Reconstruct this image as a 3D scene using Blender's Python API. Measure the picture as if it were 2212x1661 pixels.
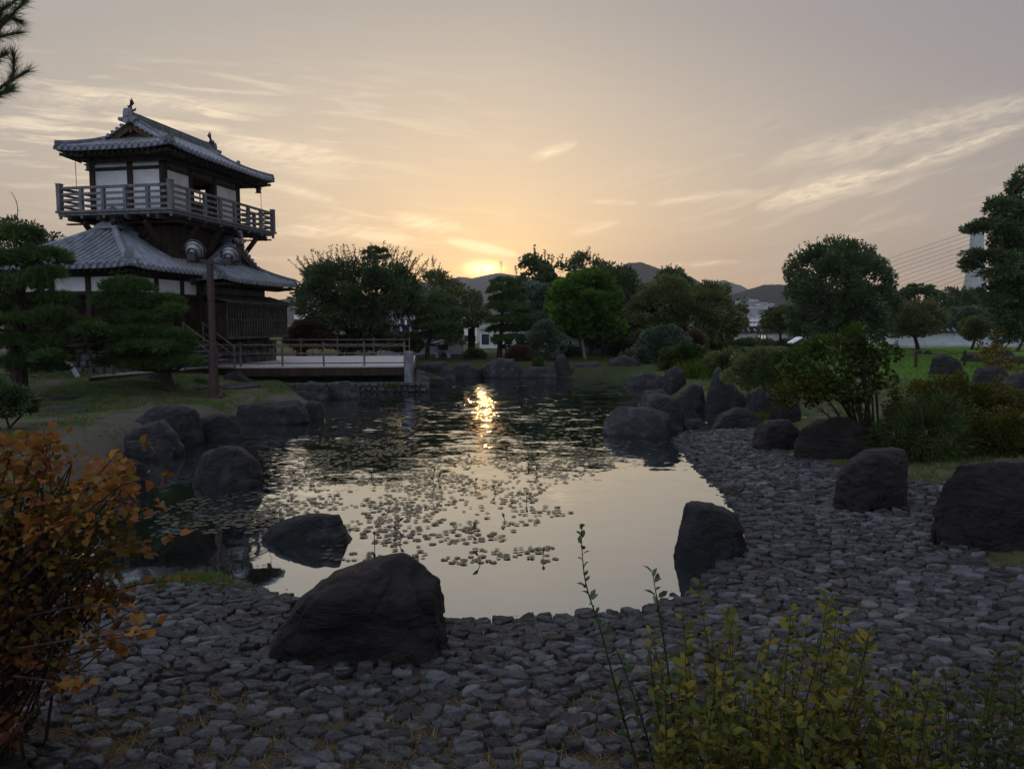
import bpy, bmesh, math, random
import numpy as np
from mathutils import Vector, noise, Matrix
for o in list(bpy.data.objects): bpy.data.objects.remove(o)
SC = bpy.context.scene; COL = SC.collection
R = math.radians
rng = np.random.default_rng(7); random.seed(7)

# ------------------------------------------------------------------ camera
EYE = Vector((0, 0, 2.65)); F = 1580.0; PITCH = R(4.79)
cd = bpy.data.cameras.new('camera'); cam = bpy.data.objects.new('camera', cd); COL.objects.link(cam)
cd.sensor_width = 36; cd.lens = F/2212*36; cd.clip_start = .05; cd.clip_end = 20000
cam.location = EYE; cam.rotation_euler = (R(90)-PITCH, 0, 0)
SC.camera = cam
CP, SP = math.cos(PITCH), math.sin(PITCH)
def ray(px, py):
    u = (px-1106)/F; v = (830.5-py)/F
    return Vector((u, CP+v*SP, -SP+v*CP))
def at(px, py, Y):          # point of the view ray at distance Y in front of the viewpoint
    d = ray(px, py); return EYE + d*(Y/d.y)
def on(px, py, z=0.0):      # point of the view ray on the level z
    d = ray(px, py); return EYE + d*((z-EYE.z)/d.z)
def sk(px, py):             # direction of a sky point as azimuth / elevation tangents
    d = ray(px, py); return d.x/d.y, d.z/d.y

# ------------------------------------------------------------------ sky, sun, exposure
SUN_A, SUN_E = sk(1046, 581)
SUN_AZ = math.atan(SUN_A); SUN_EL = math.atan(SUN_E*math.cos(SUN_AZ))
SC.view_settings.view_transform = 'Standard'; SC.view_settings.look = 'None'
SC.view_settings.exposure = 0.0; SC.view_settings.gamma = 1.0; SC.view_settings.use_curve_mapping = False
class NT:
    def __init__(s, nt): s.nt = nt
    def n(s, t, **k):
        o = s.nt.nodes.new(t)
        for a, b in k.items(): setattr(o, a, b)
        return o
    def _set(s, sock, v):
        if v is None: return
        if isinstance(v, bpy.types.NodeSocket): s.nt.links.new(v, sock)
        else: sock.default_value = v
    def m(s, op, a, b=None, c=None, clamp=False):
        o = s.n('ShaderNodeMath', operation=op, use_clamp=clamp)
        for i, v in enumerate((a, b, c)): s._set(o.inputs[i], v)
        return o.outputs[0]
    def ramp(s, fac, stops, interp='LINEAR'):
        o = s.n('ShaderNodeValToRGB'); o.color_ramp.interpolation = interp
        e = o.color_ramp.elements
        while len(e) < len(stops): e.new(.5)
        for q, (p, c) in zip(e, stops):
            q.position = p; q.color = (c, c, c, 1) if isinstance(c, (int, float)) else (*c[:3], 1)
        s._set(o.inputs[0], fac); return o.outputs[0]
    def mix(s, fac, a, b, mode='MIX'):
        o = s.n('ShaderNodeMix', data_type='RGBA', blend_type=mode)
        for sock, v in ((o.inputs[0], fac), (o.inputs[6], a), (o.inputs[7], b)):
            if isinstance(v, tuple) and len(v) == 3: v = (*v, 1)
            s._set(sock, v)
        return o.outputs[2]
    def noise(s, vec, scale, detail=4, rough=.5, dist=0):
        o = s.n('ShaderNodeTexNoise'); s._set(o.inputs['Vector'], vec)
        o.inputs['Scale'].default_value = scale; o.inputs['Detail'].default_value = detail
        o.inputs['Roughness'].default_value = rough; o.inputs['Distortion'].default_value = dist
        return o.outputs['Fac']
    def comb(s, x, y, z):
        o = s.n('ShaderNodeCombineXYZ')
        for i, v in enumerate((x, y, z)): s._set(o.inputs[i], v)
        return o.outputs[0]
W = bpy.data.worlds.new('World'); SC.world = W; W.use_nodes = True
W.node_tree.nodes.clear(); w = NT(W.node_tree)
tc = w.n('ShaderNodeTexCoord'); nrm = w.n('ShaderNodeVectorMath', operation='NORMALIZE')
W.node_tree.links.new(tc.outputs['Generated'], nrm.inputs[0])
sep = w.n('ShaderNodeSeparateXYZ'); W.node_tree.links.new(nrm.outputs[0], sep.inputs[0])
X, Y, Z = sep.outputs
# angle-like distance from the sunset point, flattened along the horizon
dx = w.m('SUBTRACT', X, math.sin(SUN_AZ)*math.cos(SUN_EL)); dz = w.m('SUBTRACT', Z, math.sin(SUN_EL))
dy = w.m('SUBTRACT', 1.0, Y)
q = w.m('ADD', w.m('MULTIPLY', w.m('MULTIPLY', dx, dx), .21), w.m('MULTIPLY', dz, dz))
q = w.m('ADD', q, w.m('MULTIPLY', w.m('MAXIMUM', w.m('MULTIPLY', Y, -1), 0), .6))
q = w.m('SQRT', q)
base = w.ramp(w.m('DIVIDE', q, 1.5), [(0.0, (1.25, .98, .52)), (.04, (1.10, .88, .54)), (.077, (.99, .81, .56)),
    (.14, (.77, .655, .51)), (.21, (.54, .485, .42)), (.275, (.46, .43, .45)), (.36, (.37, .375, .42)), (.5, (.80, .87, 1.06)), (.8, (1.05, 1.16, 1.46)), (1, (1.0, 1.12, 1.42))])  # sky behind and overhead brightened as added, unseen fill for the foreground
# warm band low on the horizon
hz = w.m('MULTIPLY', w.m('POWER', 2.718, w.m('MULTIPLY', w.m('ABSOLUTE', Z), -10.5)), w.m('MAXIMUM', w.m('ADD', w.m('MULTIPLY', Y, .8), .2), 0))
base = w.mix(w.m('MULTIPLY', hz, .78), base, (.96, .58, .24))
# mauve tinge high on the right
mv = w.m('MULTIPLY', w.m('MULTIPLY', w.m('MAXIMUM', X, 0), w.m('MAXIMUM', Z, 0)), 3.4, clamp=True)
base = w.mix(mv, base, (.29, .27, .305))
ysafe = w.m('MAXIMUM', Y, .05)
A = w.m('DIVIDE', X, ysafe); E = w.m('DIVIDE', Z, ysafe)
front = w.m('GREATER_THAN', Y, .1)
P2 = w.comb(A, E, 0)
warp = w.m('SUBTRACT', w.noise(P2, 7, 3), .5)
def field(ang, sx, sy, seed, lo, hi, detail=7, rough=.58):
    c, s_ = math.cos(ang), math.sin(ang)
    a = w.m('ADD', w.m('MULTIPLY', A, c*sx), w.m('MULTIPLY', E, s_*sx))
    b = w.m('ADD', w.m('MULTIPLY', A, -s_*sy), w.m('MULTIPLY', E, c*sy))
    b = w.m('ADD', b, w.m('MULTIPLY', warp, 1.4))
    f = w.noise(w.comb(a, b, seed), 1, detail, rough, .4)
    return w.m('DIVIDE', w.m('SUBTRACT', f, lo), hi-lo, clamp=True)
fieldL = field(R(-6), 9, 85, 1.3, .50, .66)
fieldR = field(R(17), 7, 60, 7.7, .50, .70)
grain = field(R(16), 34, 150, 3.1, .30, .62, 6)
def blob(px, py, rx, ry, soft=2):
    a0, e0 = sk(px, py)
    r = w.m('ADD', w.m('POWER', w.m('ABSOLUTE', w.m('DIVIDE', w.m('SUBTRACT', A, a0), rx/F)), soft), w.m('POWER', w.m('ABSOLUTE', w.m('DIVIDE', w.m('SUBTRACT', E, e0), ry/F)), soft))
    return w.m('POWER', 2.718, w.m('MULTIPLY', r, -1))
def streak(p0, p1, wid, gain, grainy=True, bend=0.0):
    a0, e0 = sk(*p0); a1, e1 = sk(*p1); L = math.hypot(a1-a0, e1-e0); ux, uy = (a1-a0)/L, (e1-e0)/L
    da = w.m('SUBTRACT', A, a0); de = w.m('SUBTRACT', E, e0)
    s = w.m('DIVIDE', w.m('ADD', w.m('MULTIPLY', da, ux), w.m('MULTIPLY', de, uy)), L)
    n = w.m('SUBTRACT', w.m('MULTIPLY', de, ux), w.m('MULTIPLY', da, uy))
    n = w.m('ADD', n, w.m('MULTIPLY', warp, wid/F*1.3))
    if bend: n = w.m('ADD', n, w.m('MULTIPLY', w.m('MULTIPLY', s, w.m('SUBTRACT', s, 1)), bend/F))
    par = w.m('MULTIPLY', w.m('MULTIPLY', s, w.m('SUBTRACT', 1, s)), 4, clamp=True)
    par = w.m('SQRT', par)
    ww = w.m('MULTIPLY', w.m('ADD', par, .15), wid/F)
    n = w.m('DIVIDE', n, ww)
    g = w.m('POWER', 2.718, w.m('MULTIPLY', w.m('MULTIPLY', n, n), -1))
    g = w.m('MULTIPLY', w.m('MULTIPLY', g, par), gain)
    if grainy: g = w.m('MULTIPLY', g, w.m('ADD', w.m('MULTIPLY', grain, 1.1), .08))
    return g
cl = w.m('MULTIPLY', fieldL, w.m('ADD', blob(230, 290, 560, 120), w.m('MULTIPLY', blob(700, 520, 420, 70), .8)))
cl = w.m('ADD', cl, w.m('MULTIPLY', w.m('MULTIPLY', fieldR, blob(1850, 440, 420, 150)), .5))
for args in [((1630, 450), (1920, 368), 18, 1.1), ((1880, 388), (2260, 250), 11, .75), ((1650, 362), (2290, 205), 26, .55),
             ((20, 205), (640, 238), 14, .55), ((440, 300), (780, 352), 22, .7), ((560, 390), (740, 440), 9, .6),
             ((960, 520), (1125, 553), 8, 1.5, False), ((845, 474), (1000, 492), 13, .9), ((600, 492), (900, 512), 12, .8),
             ((1140, 345), (1250, 308), 9, .75), ((1215, 512), (1340, 478), 8, .5), ((1440, 574), (1610, 566), 5, .8), ((1390, 445), (1630, 408), 7, .5), ((640, 470), (800, 474), 7, .6), ((1270, 435), (1380, 440), 5, .4)]:
    cl = w.m('ADD', cl, streak(*args))
cl = w.m('MULTIPLY', cl, front)
cl = w.m('MINIMUM', cl, 1.0)
glowc = w.m('POWER', 2.718, w.m('MULTIPLY', q, -5.0))
cc = w.mix(glowc, (.98, .85, .69), (1.8, 1.4, .8))
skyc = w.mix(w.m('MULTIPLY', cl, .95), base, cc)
# glow round the sun and its overexposed heart
da = w.m('SUBTRACT', A, SUN_A); de = w.m('SUBTRACT', E, SUN_E)
r2 = w.m('ADD', w.m('MULTIPLY', w.m('MULTIPLY', da, da), .16), w.m('MULTIPLY', de, de))
g1 = w.m('MULTIPLY', w.m('POWER', 2.718, w.m('DIVIDE', r2, -.00006)), front)
g2 = w.m('MULTIPLY', w.m('POWER', 2.718, w.m('DIVIDE', w.m('SQRT', r2), -.045)), front)
skyc = w.mix(1.0, skyc, w.mix(g2, (0, 0, 0), (1.15, .66, .17)), 'ADD')
skyc = w.mix(1.0, skyc, w.mix(g1, (0, 0, 0), (7, 4.2, 1.3)), 'ADD')
nish = w.n('ShaderNodeTexSky', sky_type='NISHITA', sun_disc=False, sun_elevation=SUN_EL, sun_rotation=SUN_AZ, air_density=1.4, dust_density=2.5)
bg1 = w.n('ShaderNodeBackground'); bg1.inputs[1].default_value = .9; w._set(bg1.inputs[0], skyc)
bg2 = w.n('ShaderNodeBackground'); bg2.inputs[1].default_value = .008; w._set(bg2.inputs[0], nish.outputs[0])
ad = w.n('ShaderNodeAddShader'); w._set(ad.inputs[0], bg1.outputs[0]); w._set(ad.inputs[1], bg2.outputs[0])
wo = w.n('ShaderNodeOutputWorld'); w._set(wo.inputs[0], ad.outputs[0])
W.cycles.sampling_method = 'MANUAL'; W.cycles.sample_map_resolution = 1024
sl = bpy.data.lights.new('sun', 'SUN'); sl.energy = .2; sl.angle = R(.53); sl.color = (1, .42, .1)
so = bpy.data.objects.new('sun', sl); COL.objects.link(so)
sdir = Vector((math.sin(SUN_AZ)*math.cos(SUN_EL), math.cos(SUN_AZ)*math.cos(SUN_EL), math.sin(SUN_EL)))
so.rotation_euler = sdir.to_track_quat('Z', 'Y').to_euler(); so.location = (0, 0, 60)
SC.cycles.max_bounces = 6; SC.cycles.diffuse_bounces = 2; SC.cycles.glossy_bounces = 3; SC.cycles.transmission_bounces = 4
SC.cycles.volume_bounces = 0; SC.cycles.sample_clamp_indirect = 4; SC.cycles.use_denoising = True

# ------------------------------------------------------------------ materials
def newmat(name):
    m = bpy.data.materials.new(name); m.use_nodes = True; t = NT(m.node_tree); t.nt.nodes.clear()
    out = t.n('ShaderNodeOutputMaterial'); return m, t, out
def bsdf(t, out, col, rough=.8, spec=.3, bump=None, metallic=0.0, bdist=.02, bstr=1.0):
    b = t.n('ShaderNodeBsdfPrincipled')
    t._set(b.inputs['Base Color'], (*col, 1) if isinstance(col, tuple) else col)
    t._set(b.inputs['Roughness'], rough); t._set(b.inputs['Metallic'], metallic)
    t._set(b.inputs['Specular IOR Level'], spec)
    if bump is not None:
        bp = t.n('ShaderNodeBump'); bp.inputs['Distance'].default_value = bdist; bp.inputs['Strength'].default_value = bstr
        t._set(bp.inputs['Height'], bump); t._set(b.inputs['Normal'], bp.outputs[0])
    t._set(out.inputs[0], b.outputs[0]); return b
def ocoord(t, scale=(1, 1, 1), kind='Object'):
    c = t.n('ShaderNodeTexCoord'); mp = t.n('ShaderNodeMapping'); t._set(mp.inputs[0], c.outputs[kind])
    mp.inputs['Scale'].default_value = scale; return mp.outputs[0]
def mat_noise(name, c1, c2, scale=4, rough=.8, spec=.3, bump=.02, stretch=(1, 1, 1), lo=.35, hi=.65, metallic=0.0, c3=None):
    m, t, out = newmat(name); v = ocoord(t, stretch)
    n = t.noise(v, scale, 6, .6); col = t.ramp(n, [(lo, c1), (hi, c2)])
    if c3:
        n3 = t.noise(v, scale*.35, 4, .55); col = t.mix(t.ramp(n3, [(.5, 0), (.62, 1)]), col, c3)
    bsdf(t, out, col, rough, spec, t.noise(v, scale*3, 6, .6) if bump else None, metallic, bump or .01); return m
def mat_leaf(name, cols, trans=.25, rough=.6, spec=.25):
    m, t, out = newmat(name); g = t.n('ShaderNodeNewGeometry')
    col = t.ramp(g.outputs['Random Per Island'], [(i/max(1, len(cols)-1), c) for i, c in enumerate(cols)])
    v = ocoord(t); n = t.noise(v, .8, 3)
    col = t.mix(1.0, col, t.ramp(n, [(.3, .6), (.7, 1.35)]), 'MULTIPLY')
    b = t.n('ShaderNodeBsdfPrincipled'); t._set(b.inputs['Base Color'], col); b.inputs['Roughness'].default_value = rough
    b.inputs['Specular IOR Level'].default_value = spec
    tr = t.n('ShaderNodeBsdfTranslucent'); t._set(tr.inputs[0], col)
    mx = t.n('ShaderNodeMixShader'); mx.inputs[0].default_value = trans
    t._set(mx.inputs[1], b.outputs[0]); t._set(mx.inputs[2], tr.outputs[0]); t._set(out.inputs[0], mx.outputs[0]); return m
M = {}
M['tile'] = mat_noise('roof_tile', (.13, .15, .18), (.26, .29, .34), 3, .5, .4, .01, c3=(.19, .2, .21))
M['tile_dark'] = mat_noise('ridge_tile', (.07, .08, .1), (.17, .19, .22), 4, .55, .4, .01)
M['tile_black'] = mat_noise('black_tile', (.012, .014, .018), (.03, .034, .042), 3, .8, .12, .01)
M['wood'] = mat_noise('dark_wood', (.022, .014, .01), (.055, .036, .026), 6, .75, .2, .01, (1, 1, .15))
M['wood_grey'] = mat_noise('weathered_wood', (.10, .102, .108), (.21, .214, .224), 7, .85, .2, .01, (1, 1, .3))
M['wood_mid'] = mat_noise('mid_wood', (.035, .031, .028), (.085, .076, .07), 7, .85, .2, .01, (1, 1, .3))  # medium tone between the dark and the weathered wood
M['wood_warm'] = mat_noise('brown_wood', (.06, .035, .02), (.13, .08, .045), 6, .75, .2, .01, (1, 1, .2))
M['plaster'] = mat_noise('white_plaster', (.64, .65, .67), (.83, .84, .86), 1.6, .9, .2, .004)
M['plaster_old'] = mat_noise('garden_plaster', (.42, .45, .5), (.58, .6, .64), 1.2, .9, .2, .004)
M['deck'] = mat_noise('deck_board', (.36, .35, .345), (.56, .55, .54), 5, .8, .25, .006, (6, .4, 1))
M['bamboo'] = mat_noise('fence_wood', (.075, .062, .052), (.15, .126, .105), 6, .7, .3, .004)
M['pole'] = mat_noise('brown_paint', (.035, .02, .018), (.06, .035, .03), 8, .5, .4, .003)
M['metal'] = mat_noise('lamp_metal', (.16, .17, .185), (.27, .28, .3), 5, .32, .6, 0, metallic=.5)
M['iron'] = mat_noise('dark_iron', (.02, .02, .02), (.05, .05, .05), 9, .5, .4, .003)
M['bark'] = mat_noise('bark', (.025, .018, .014), (.07, .05, .04), 9, .9, .1, .03, (1, 1, .3))
M['bark_pale'] = mat_noise('pale_bark', (.16, .14, .12), (.28, .25, .21), 9, .9, .1, .02, (1, 1, .3))
M['concrete'] = mat_noise('pale_concrete', (.34, .35, .37), (.48, .49, .5), 1.5, .85, .25, .003)
M['window'] = mat_noise('window_glass', (.02, .03, .04), (.05, .06, .08), 2, .1, .6, 0)
M['white'] = mat_noise('white_paint', (.68, .69, .7), (.8, .8, .8), 2, .6, .3, 0)
M['brownwall'] = mat_noise('brown_plaster', (.1, .085, .075), (.16, .14, .12), 1.5, .9, .2, .004)
M['lantern_glow'], t, out = newmat('lit_paper')
b = bsdf(t, out, (.7, .68, .6), .7); b.inputs['Emission Color'].default_value = (1, .85, .6, 1); b.inputs['Emission Strength'].default_value = .25
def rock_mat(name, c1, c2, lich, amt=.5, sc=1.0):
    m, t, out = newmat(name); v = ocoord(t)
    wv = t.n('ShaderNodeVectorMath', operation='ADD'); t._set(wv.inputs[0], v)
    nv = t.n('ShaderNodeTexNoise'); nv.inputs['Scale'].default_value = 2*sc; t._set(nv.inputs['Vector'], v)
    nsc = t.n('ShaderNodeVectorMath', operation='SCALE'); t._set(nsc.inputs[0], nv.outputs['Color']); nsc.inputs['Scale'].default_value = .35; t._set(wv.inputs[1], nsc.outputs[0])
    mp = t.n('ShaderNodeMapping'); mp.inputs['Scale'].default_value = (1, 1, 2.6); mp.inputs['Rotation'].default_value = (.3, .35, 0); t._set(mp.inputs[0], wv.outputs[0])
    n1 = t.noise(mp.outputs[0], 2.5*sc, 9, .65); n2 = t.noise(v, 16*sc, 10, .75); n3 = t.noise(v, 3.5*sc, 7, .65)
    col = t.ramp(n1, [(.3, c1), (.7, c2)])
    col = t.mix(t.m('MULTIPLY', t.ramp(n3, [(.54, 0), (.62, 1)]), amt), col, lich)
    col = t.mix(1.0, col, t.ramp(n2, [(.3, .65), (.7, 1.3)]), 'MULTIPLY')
    ge = t.n('ShaderNodeNewGeometry'); sz = t.n('ShaderNodeSeparateXYZ'); t._set(sz.inputs[0], ge.outputs['Position'])
    wet = t.m('ADD', sz.outputs[2], t.m('MULTIPLY', t.m('SUBTRACT', n3, .5), .16)); col = t.mix(1.0, col, t.ramp(t.m('DIVIDE', wet, .3, clamp=True), [(.1, .42), (.4, 1)]), 'MULTIPLY')   # wet band at the waterline
    vo = t.n('ShaderNodeTexVoronoi', feature='DISTANCE_TO_EDGE'); vo.inputs['Scale'].default_value = 1.6*sc; t._set(vo.inputs['Vector'], mp.outputs[0])
    crack = t.ramp(vo.outputs['Distance'], [(0, 0), (.05, 1)])
    col = t.mix(1.0, col, t.ramp(vo.outputs['Distance'], [(0, .6), (.02, 1)]), 'MULTIPLY')
    h = t.m('ADD', t.m('ADD', t.m('MULTIPLY', n1, 1.2), t.m('MULTIPLY', n2, .45)), t.m('MULTIPLY', crack, .06))
    bsdf(t, out, col, .55, .36, h, 0, .1, 1.0); return m
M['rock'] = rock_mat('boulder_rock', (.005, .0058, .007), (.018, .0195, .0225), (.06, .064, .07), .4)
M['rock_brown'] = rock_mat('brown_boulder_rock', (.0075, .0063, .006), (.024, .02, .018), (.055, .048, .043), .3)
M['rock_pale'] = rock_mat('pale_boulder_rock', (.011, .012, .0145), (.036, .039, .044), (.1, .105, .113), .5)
M['stonewall'] = mat_noise('stacked_stone', (.035, .035, .035), (.11, .108, .104), 3, .85, .25, .05)
def cob_mat():
    m, t, out = newmat('cobble_stone'); g = t.n('ShaderNodeNewGeometry'); v = g.outputs['Position']; oi = t.n('ShaderNodeObjectInfo')
    rd = t.m('FRACT', t.m('ADD', g.outputs['Random Per Island'], oi.outputs['Random']))
    col = t.ramp(rd, [(0, (.005, .0053, .0058)), (.22, (.024, .0265, .030)), (.45, (.05, .055, .062)), (.62, (.105, .113, .125)), (.72, (.026, .022, .019)), (.82, (.007, .007, .007)), (.92, (.036, .038, .041)), (1, (.15, .154, .16))])
    n = t.noise(v, 13, 7, .7); n2 = t.noise(v, 60, 5, .7)
    col = t.mix(t.ramp(n, [(.55, 0), (.64, .5)]), col, (.15, .156, .165))
    col = t.mix(t.ramp(n, [(.36, .75), (.46, 0)]), col, (.018, .018, .02))
    sz = t.n('ShaderNodeSeparateXYZ'); t._set(sz.inputs[0], v); col = t.mix(1.0, col, t.ramp(t.m('DIVIDE', sz.outputs[2], .3, clamp=True), [(.1, .4), (.4, 1)]), 'MULTIPLY')   # wet stones at the waterline
    h = t.m('ADD', n, t.m('MULTIPLY', n2, .35))
    bsdf(t, out, col, t.ramp(n2, [(.3, .32), (.7, .6)]), .5, h, 0, .026, 1.0); return m
M['cobble'] = cob_mat()

# ------------------------------------------------------------------ mesh helpers
def link(o, parent=None):
    COL.objects.link(o)
    if parent is not None: o.parent = parent
    return o
def tag(o, label=None, cat=None, group=None, kind=None):
    if label: o['label'] = label
    if cat: o['category'] = cat
    if group: o['group'] = group
    if kind: o['kind'] = kind
    return o
def empty(name, loc, label=None, cat=None, group=None, rz=0):
    o = bpy.data.objects.new(name, None); o.empty_display_size = .3; o.location = loc; o.rotation_euler = (0, 0, rz)
    COL.objects.link(o); return tag(o, label, cat, group)
def arr_mesh(name, V, Q, mat, smooth=False, tris=False):
    V = np.ascontiguousarray(V, np.float32); Q = np.ascontiguousarray(Q, np.int32); k = Q.shape[1]
    me = bpy.data.meshes.new(name); me.vertices.add(len(V)); me.vertices.foreach_set('co', V.ravel())
    me.loops.add(Q.size); me.loops.foreach_set('vertex_index', Q.ravel())
    me.polygons.add(len(Q)); me.polygons.foreach_set('loop_start', np.arange(0, Q.size, k, dtype=np.int32))
    if smooth: me.polygons.foreach_set('use_smooth', np.ones(len(Q), bool))
    me.update(calc_edges=True); me.materials.append(mat); return me
def arr_obj(name, V, Q, mat, parent=None, smooth=False, origin=None):
    V = np.asarray(V, float)
    if parent is not None and origin is None: origin = parent.location
    if origin is not None: V = V - np.array(origin)
    o = bpy.data.objects.new(name, arr_mesh(name, V, Q, mat, smooth)); link(o, parent)
    if parent is None and origin is not None: o.location = origin
    return o
class MB:
    def __init__(s): s.v = []; s.f = []
    def add(s, vs, fs):
        b = len(s.v); s.v += [tuple(p) for p in vs]; s.f += [tuple(i+b for i in f) for f in fs]; return s
    def box(s, x0, x1, y0, y1, z0, z1):
        return s.add([(x0,y0,z0),(x1,y0,z0),(x1,y1,z0),(x0,y1,z0),(x0,y0,z1),(x1,y0,z1),(x1,y1,z1),(x0,y1,z1)],
                     [(0,3,2,1),(4,5,6,7),(0,1,5,4),(1,2,6,5),(2,3,7,6),(3,0,4,7)])
    def bar(s, p, q, w, h, up=(0, 0, 1)):
        p, q = Vector(p), Vector(q); d = (q-p).normalized(); u = Vector(up)
        a = d.cross(u)
        if a.length < 1e-4: a = d.cross(Vector((0, 1, 0)))
        a.normalize(); u = a.cross(d).normalized(); a *= w/2; u *= h/2
        vs = [p-a-u, p+a-u, p+a+u, p-a+u, q-a-u, q+a-u, q+a+u, q-a+u]
        return s.add(vs, [(0,3,2,1),(4,5,6,7),(0,1,5,4),(1,2,6,5),(2,3,7,6),(3,0,4,7)][::1])
    def tube(s, pts, rad, n=8, cap=True):
        pts = [Vector(p) for p in pts]; rad = rad if isinstance(rad, (list, tuple)) else [rad]*len(pts)
        ref = Vector((.31, .2, .93)); vs = []; fs = []
        for i, p in enumerate(pts):
            d = (pts[min(i+1, len(pts)-1)]-pts[max(i-1, 0)]).normalized()
            a = d.cross(ref)
            if a.length < .05: a = d.cross(Vector((1, 0, 0)))
            a.normalize(); b = d.cross(a)
            for k in range(n):
                t = 2*math.pi*k/n; vs.append(p+(a*math.cos(t)+b*math.sin(t))*rad[i])
        for i in range(len(pts)-1):
            for k in range(n):
                k2 = (k+1) % n; fs.append((i*n+k, i*n+k2, (i+1)*n+k2, (i+1)*n+k))
        if cap: fs += [tuple(range(n-1, -1, -1)), tuple((len(pts)-1)*n+k for k in range(n))]
        return s.add(vs, fs)
    def lathe(s, c, prof, n=20):
        c = Vector(c); vs = []; fs = []
        for r, z in prof:
            for k in range(n):
                t = 2*math.pi*k/n; vs.append(c+Vector((r*math.cos(t), r*math.sin(t), z)))
        for i in range(len(prof)-1):
            for k in range(n):
                k2 = (k+1) % n; fs.append((i*n+k, i*n+k2, (i+1)*n+k2, (i+1)*n+k))
        fs += [tuple(range(n-1, -1, -1)), tuple((len(prof)-1)*n+k for k in range(n))]
        return s.add(vs, fs)
    def prism(s, poly, d):      # poly: 3D points of a flat outline, d: extrusion vector
        poly = [Vector(p) for p in poly]; d = Vector(d); n = len(poly)
        vs = poly+[p+d for p in poly]
        return s.add(vs, [tuple(range(n-1, -1, -1)), tuple(range(n, 2*n))]+[(i, (i+1) % n, (i+1) % n+n, i+n) for i in range(n)])
    def build(s, name, mat, parent=None, off=(0, 0, 0), smooth=False, origin=None):
        me = bpy.data.meshes.new(name); off = Vector(off)
        if origin is not None: off = Vector(origin)
        me.from_pydata([Vector(v)-off for v in s.v], [], s.f)
        bm = bmesh.new(); bm.from_mesh(me); bmesh.ops.recalc_face_normals(bm, faces=bm.faces); bm.to_mesh(me); bm.free()
        if smooth:
            for p in me.polygons: p.use_smooth = True
        me.materials.append(mat); o = bpy.data.objects.new(name, me); link(o, parent)
        if origin is not None and parent is None: o.location = origin
        return o
def copy_tree(o, parent=None):
    c = o.copy(); COL.objects.link(c); c.parent = parent
    for ch in list(o.children): copy_tree(ch, c)
    return c
# ------------------------------------------------------------------ pond outline, ground
SHORE_PX = [(120, 1300), (200, 1290), (300, 1262), (420, 1246), (470, 1250), (560, 1276), (640, 1300), (720, 1342), (900, 1350), (1000, 1345),
    (1100, 1339), (1250, 1333), (1380, 1325), (1460, 1296), (1540, 1240), (1590, 1190), (1612, 1150), (1600, 1110), (1560, 1060), (1520, 1020),
    (1482, 985), (1462, 955), (1470, 938), (1500, 932), (1640, 925), (1730, 910), (1745, 897), (1720, 888), (1620, 884), (1525, 880), (1480, 866), (1430, 846),
    (1400, 830), (1350, 816), (1200, 815), (1000, 815), (912, 818), (913, 846), (650, 846), (690, 880), (702, 893), (655, 895), (512, 903), (506, 932),
    (428, 943), (390, 963), (362, 968), (300, 985), (265, 1030), (220, 1150), (120, 1240)]
SHORE = np.array([[on(a, b).x, on(a, b).y] for a, b in SHORE_PX])
def inside(P, poly):
    x, y = P[:, 0], P[:, 1]; r = np.zeros(len(P), bool); n = len(poly)
    for i in range(n):
        x0, y0 = poly[i]; x1, y1 = poly[(i+1) % n]
        c = (y0 > y) != (y1 > y)
        r ^= c & (x < (x1-x0)*(y-y0)/((y1-y0) if y1 != y0 else 1e-9)+x0)
    return r
def edge_dist(P, poly):
    d = np.full(len(P), 1e9); n = len(poly)
    for i in range(n):
        a = poly[i]; b = poly[(i+1) % n]; e = b-a; L = (e*e).sum()+1e-12
        t = np.clip(((P-a)@e)/L, 0, 1); q = P-(a+t[:, None]*e); d = np.minimum(d, np.sqrt((q*q).sum(1)))
    return d
def sst(a, b, x):
    t = np.clip((x-a)/(b-a), 0, 1); return t*t*(3-2*t)
def gzv(P):
    P = np.atleast_2d(np.asarray(P, float)); ins = inside(P, SHORE); d = edge_dist(P, SHORE); x, y = P[:, 0], P[:, 1]
    cob = np.clip(sst(-5.2, -4.0, x)*sst(9.5, 8.2, y)+sst(1.2, 2.2, x)*sst(20.5, 18.8, y), 0, 1)
    gentle = np.minimum(.015+.075*d+.018*np.maximum(d-2.5, 0)**1.5, .75)
    steep = .5*sst(-.05, .9, d)
    h = cob*gentle+(1-cob)*steep
    h += sst(3.7, 1.0, y)*sst(60, 20, np.abs(x))*.45*cob
    h += (1-cob)*sst(.5, 2, d)*.05*np.sin(x*.7+y*.35)*np.cos(y*.5-x*.2)
    h += .25*sst(3, 7, x)*sst(26, 21, y)*sst(1, 3, d)*(1-cob)
    h = h+.40*sst(19, 22.2, y)*sst(-9.2, -11.6, x)*sst(31, 26, y)
    ca_, sa_ = math.cos(R(7)), math.sin(R(7)); uu = -(x+3.9)*ca_-(y-28.9)*sa_; vv = -(x+3.9)*sa_+(y-28.9)*ca_
    h = np.where((uu > -.5) & (uu < 7.6) & (vv > -.65) & (vv < 9), np.minimum(h, .2), h)
    return np.where(ins, -np.minimum(.02+.35*d, .7), h)
def gz(x, y): return float(gzv([[x, y]])[0])
def span(lo, hi, segs):
    return np.concatenate([np.arange(a, b, s) for a, b, s in segs]+[[hi]])
gx = np.concatenate([-np.geomspace(40, 3500, 24)[::-1], np.arange(-39.5, -12, .8), np.arange(-12, 12, .22), np.arange(12, 40, .8), np.geomspace(40, 3500, 24)])
gy = np.concatenate([-np.geomspace(6, 1500, 14)[::-1], np.arange(-5.5, 2, .5), np.arange(2, 24, .22), np.arange(24, 46, .4), np.arange(46, 95, 1.2), np.geomspace(96, 3560, 26)])
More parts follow.
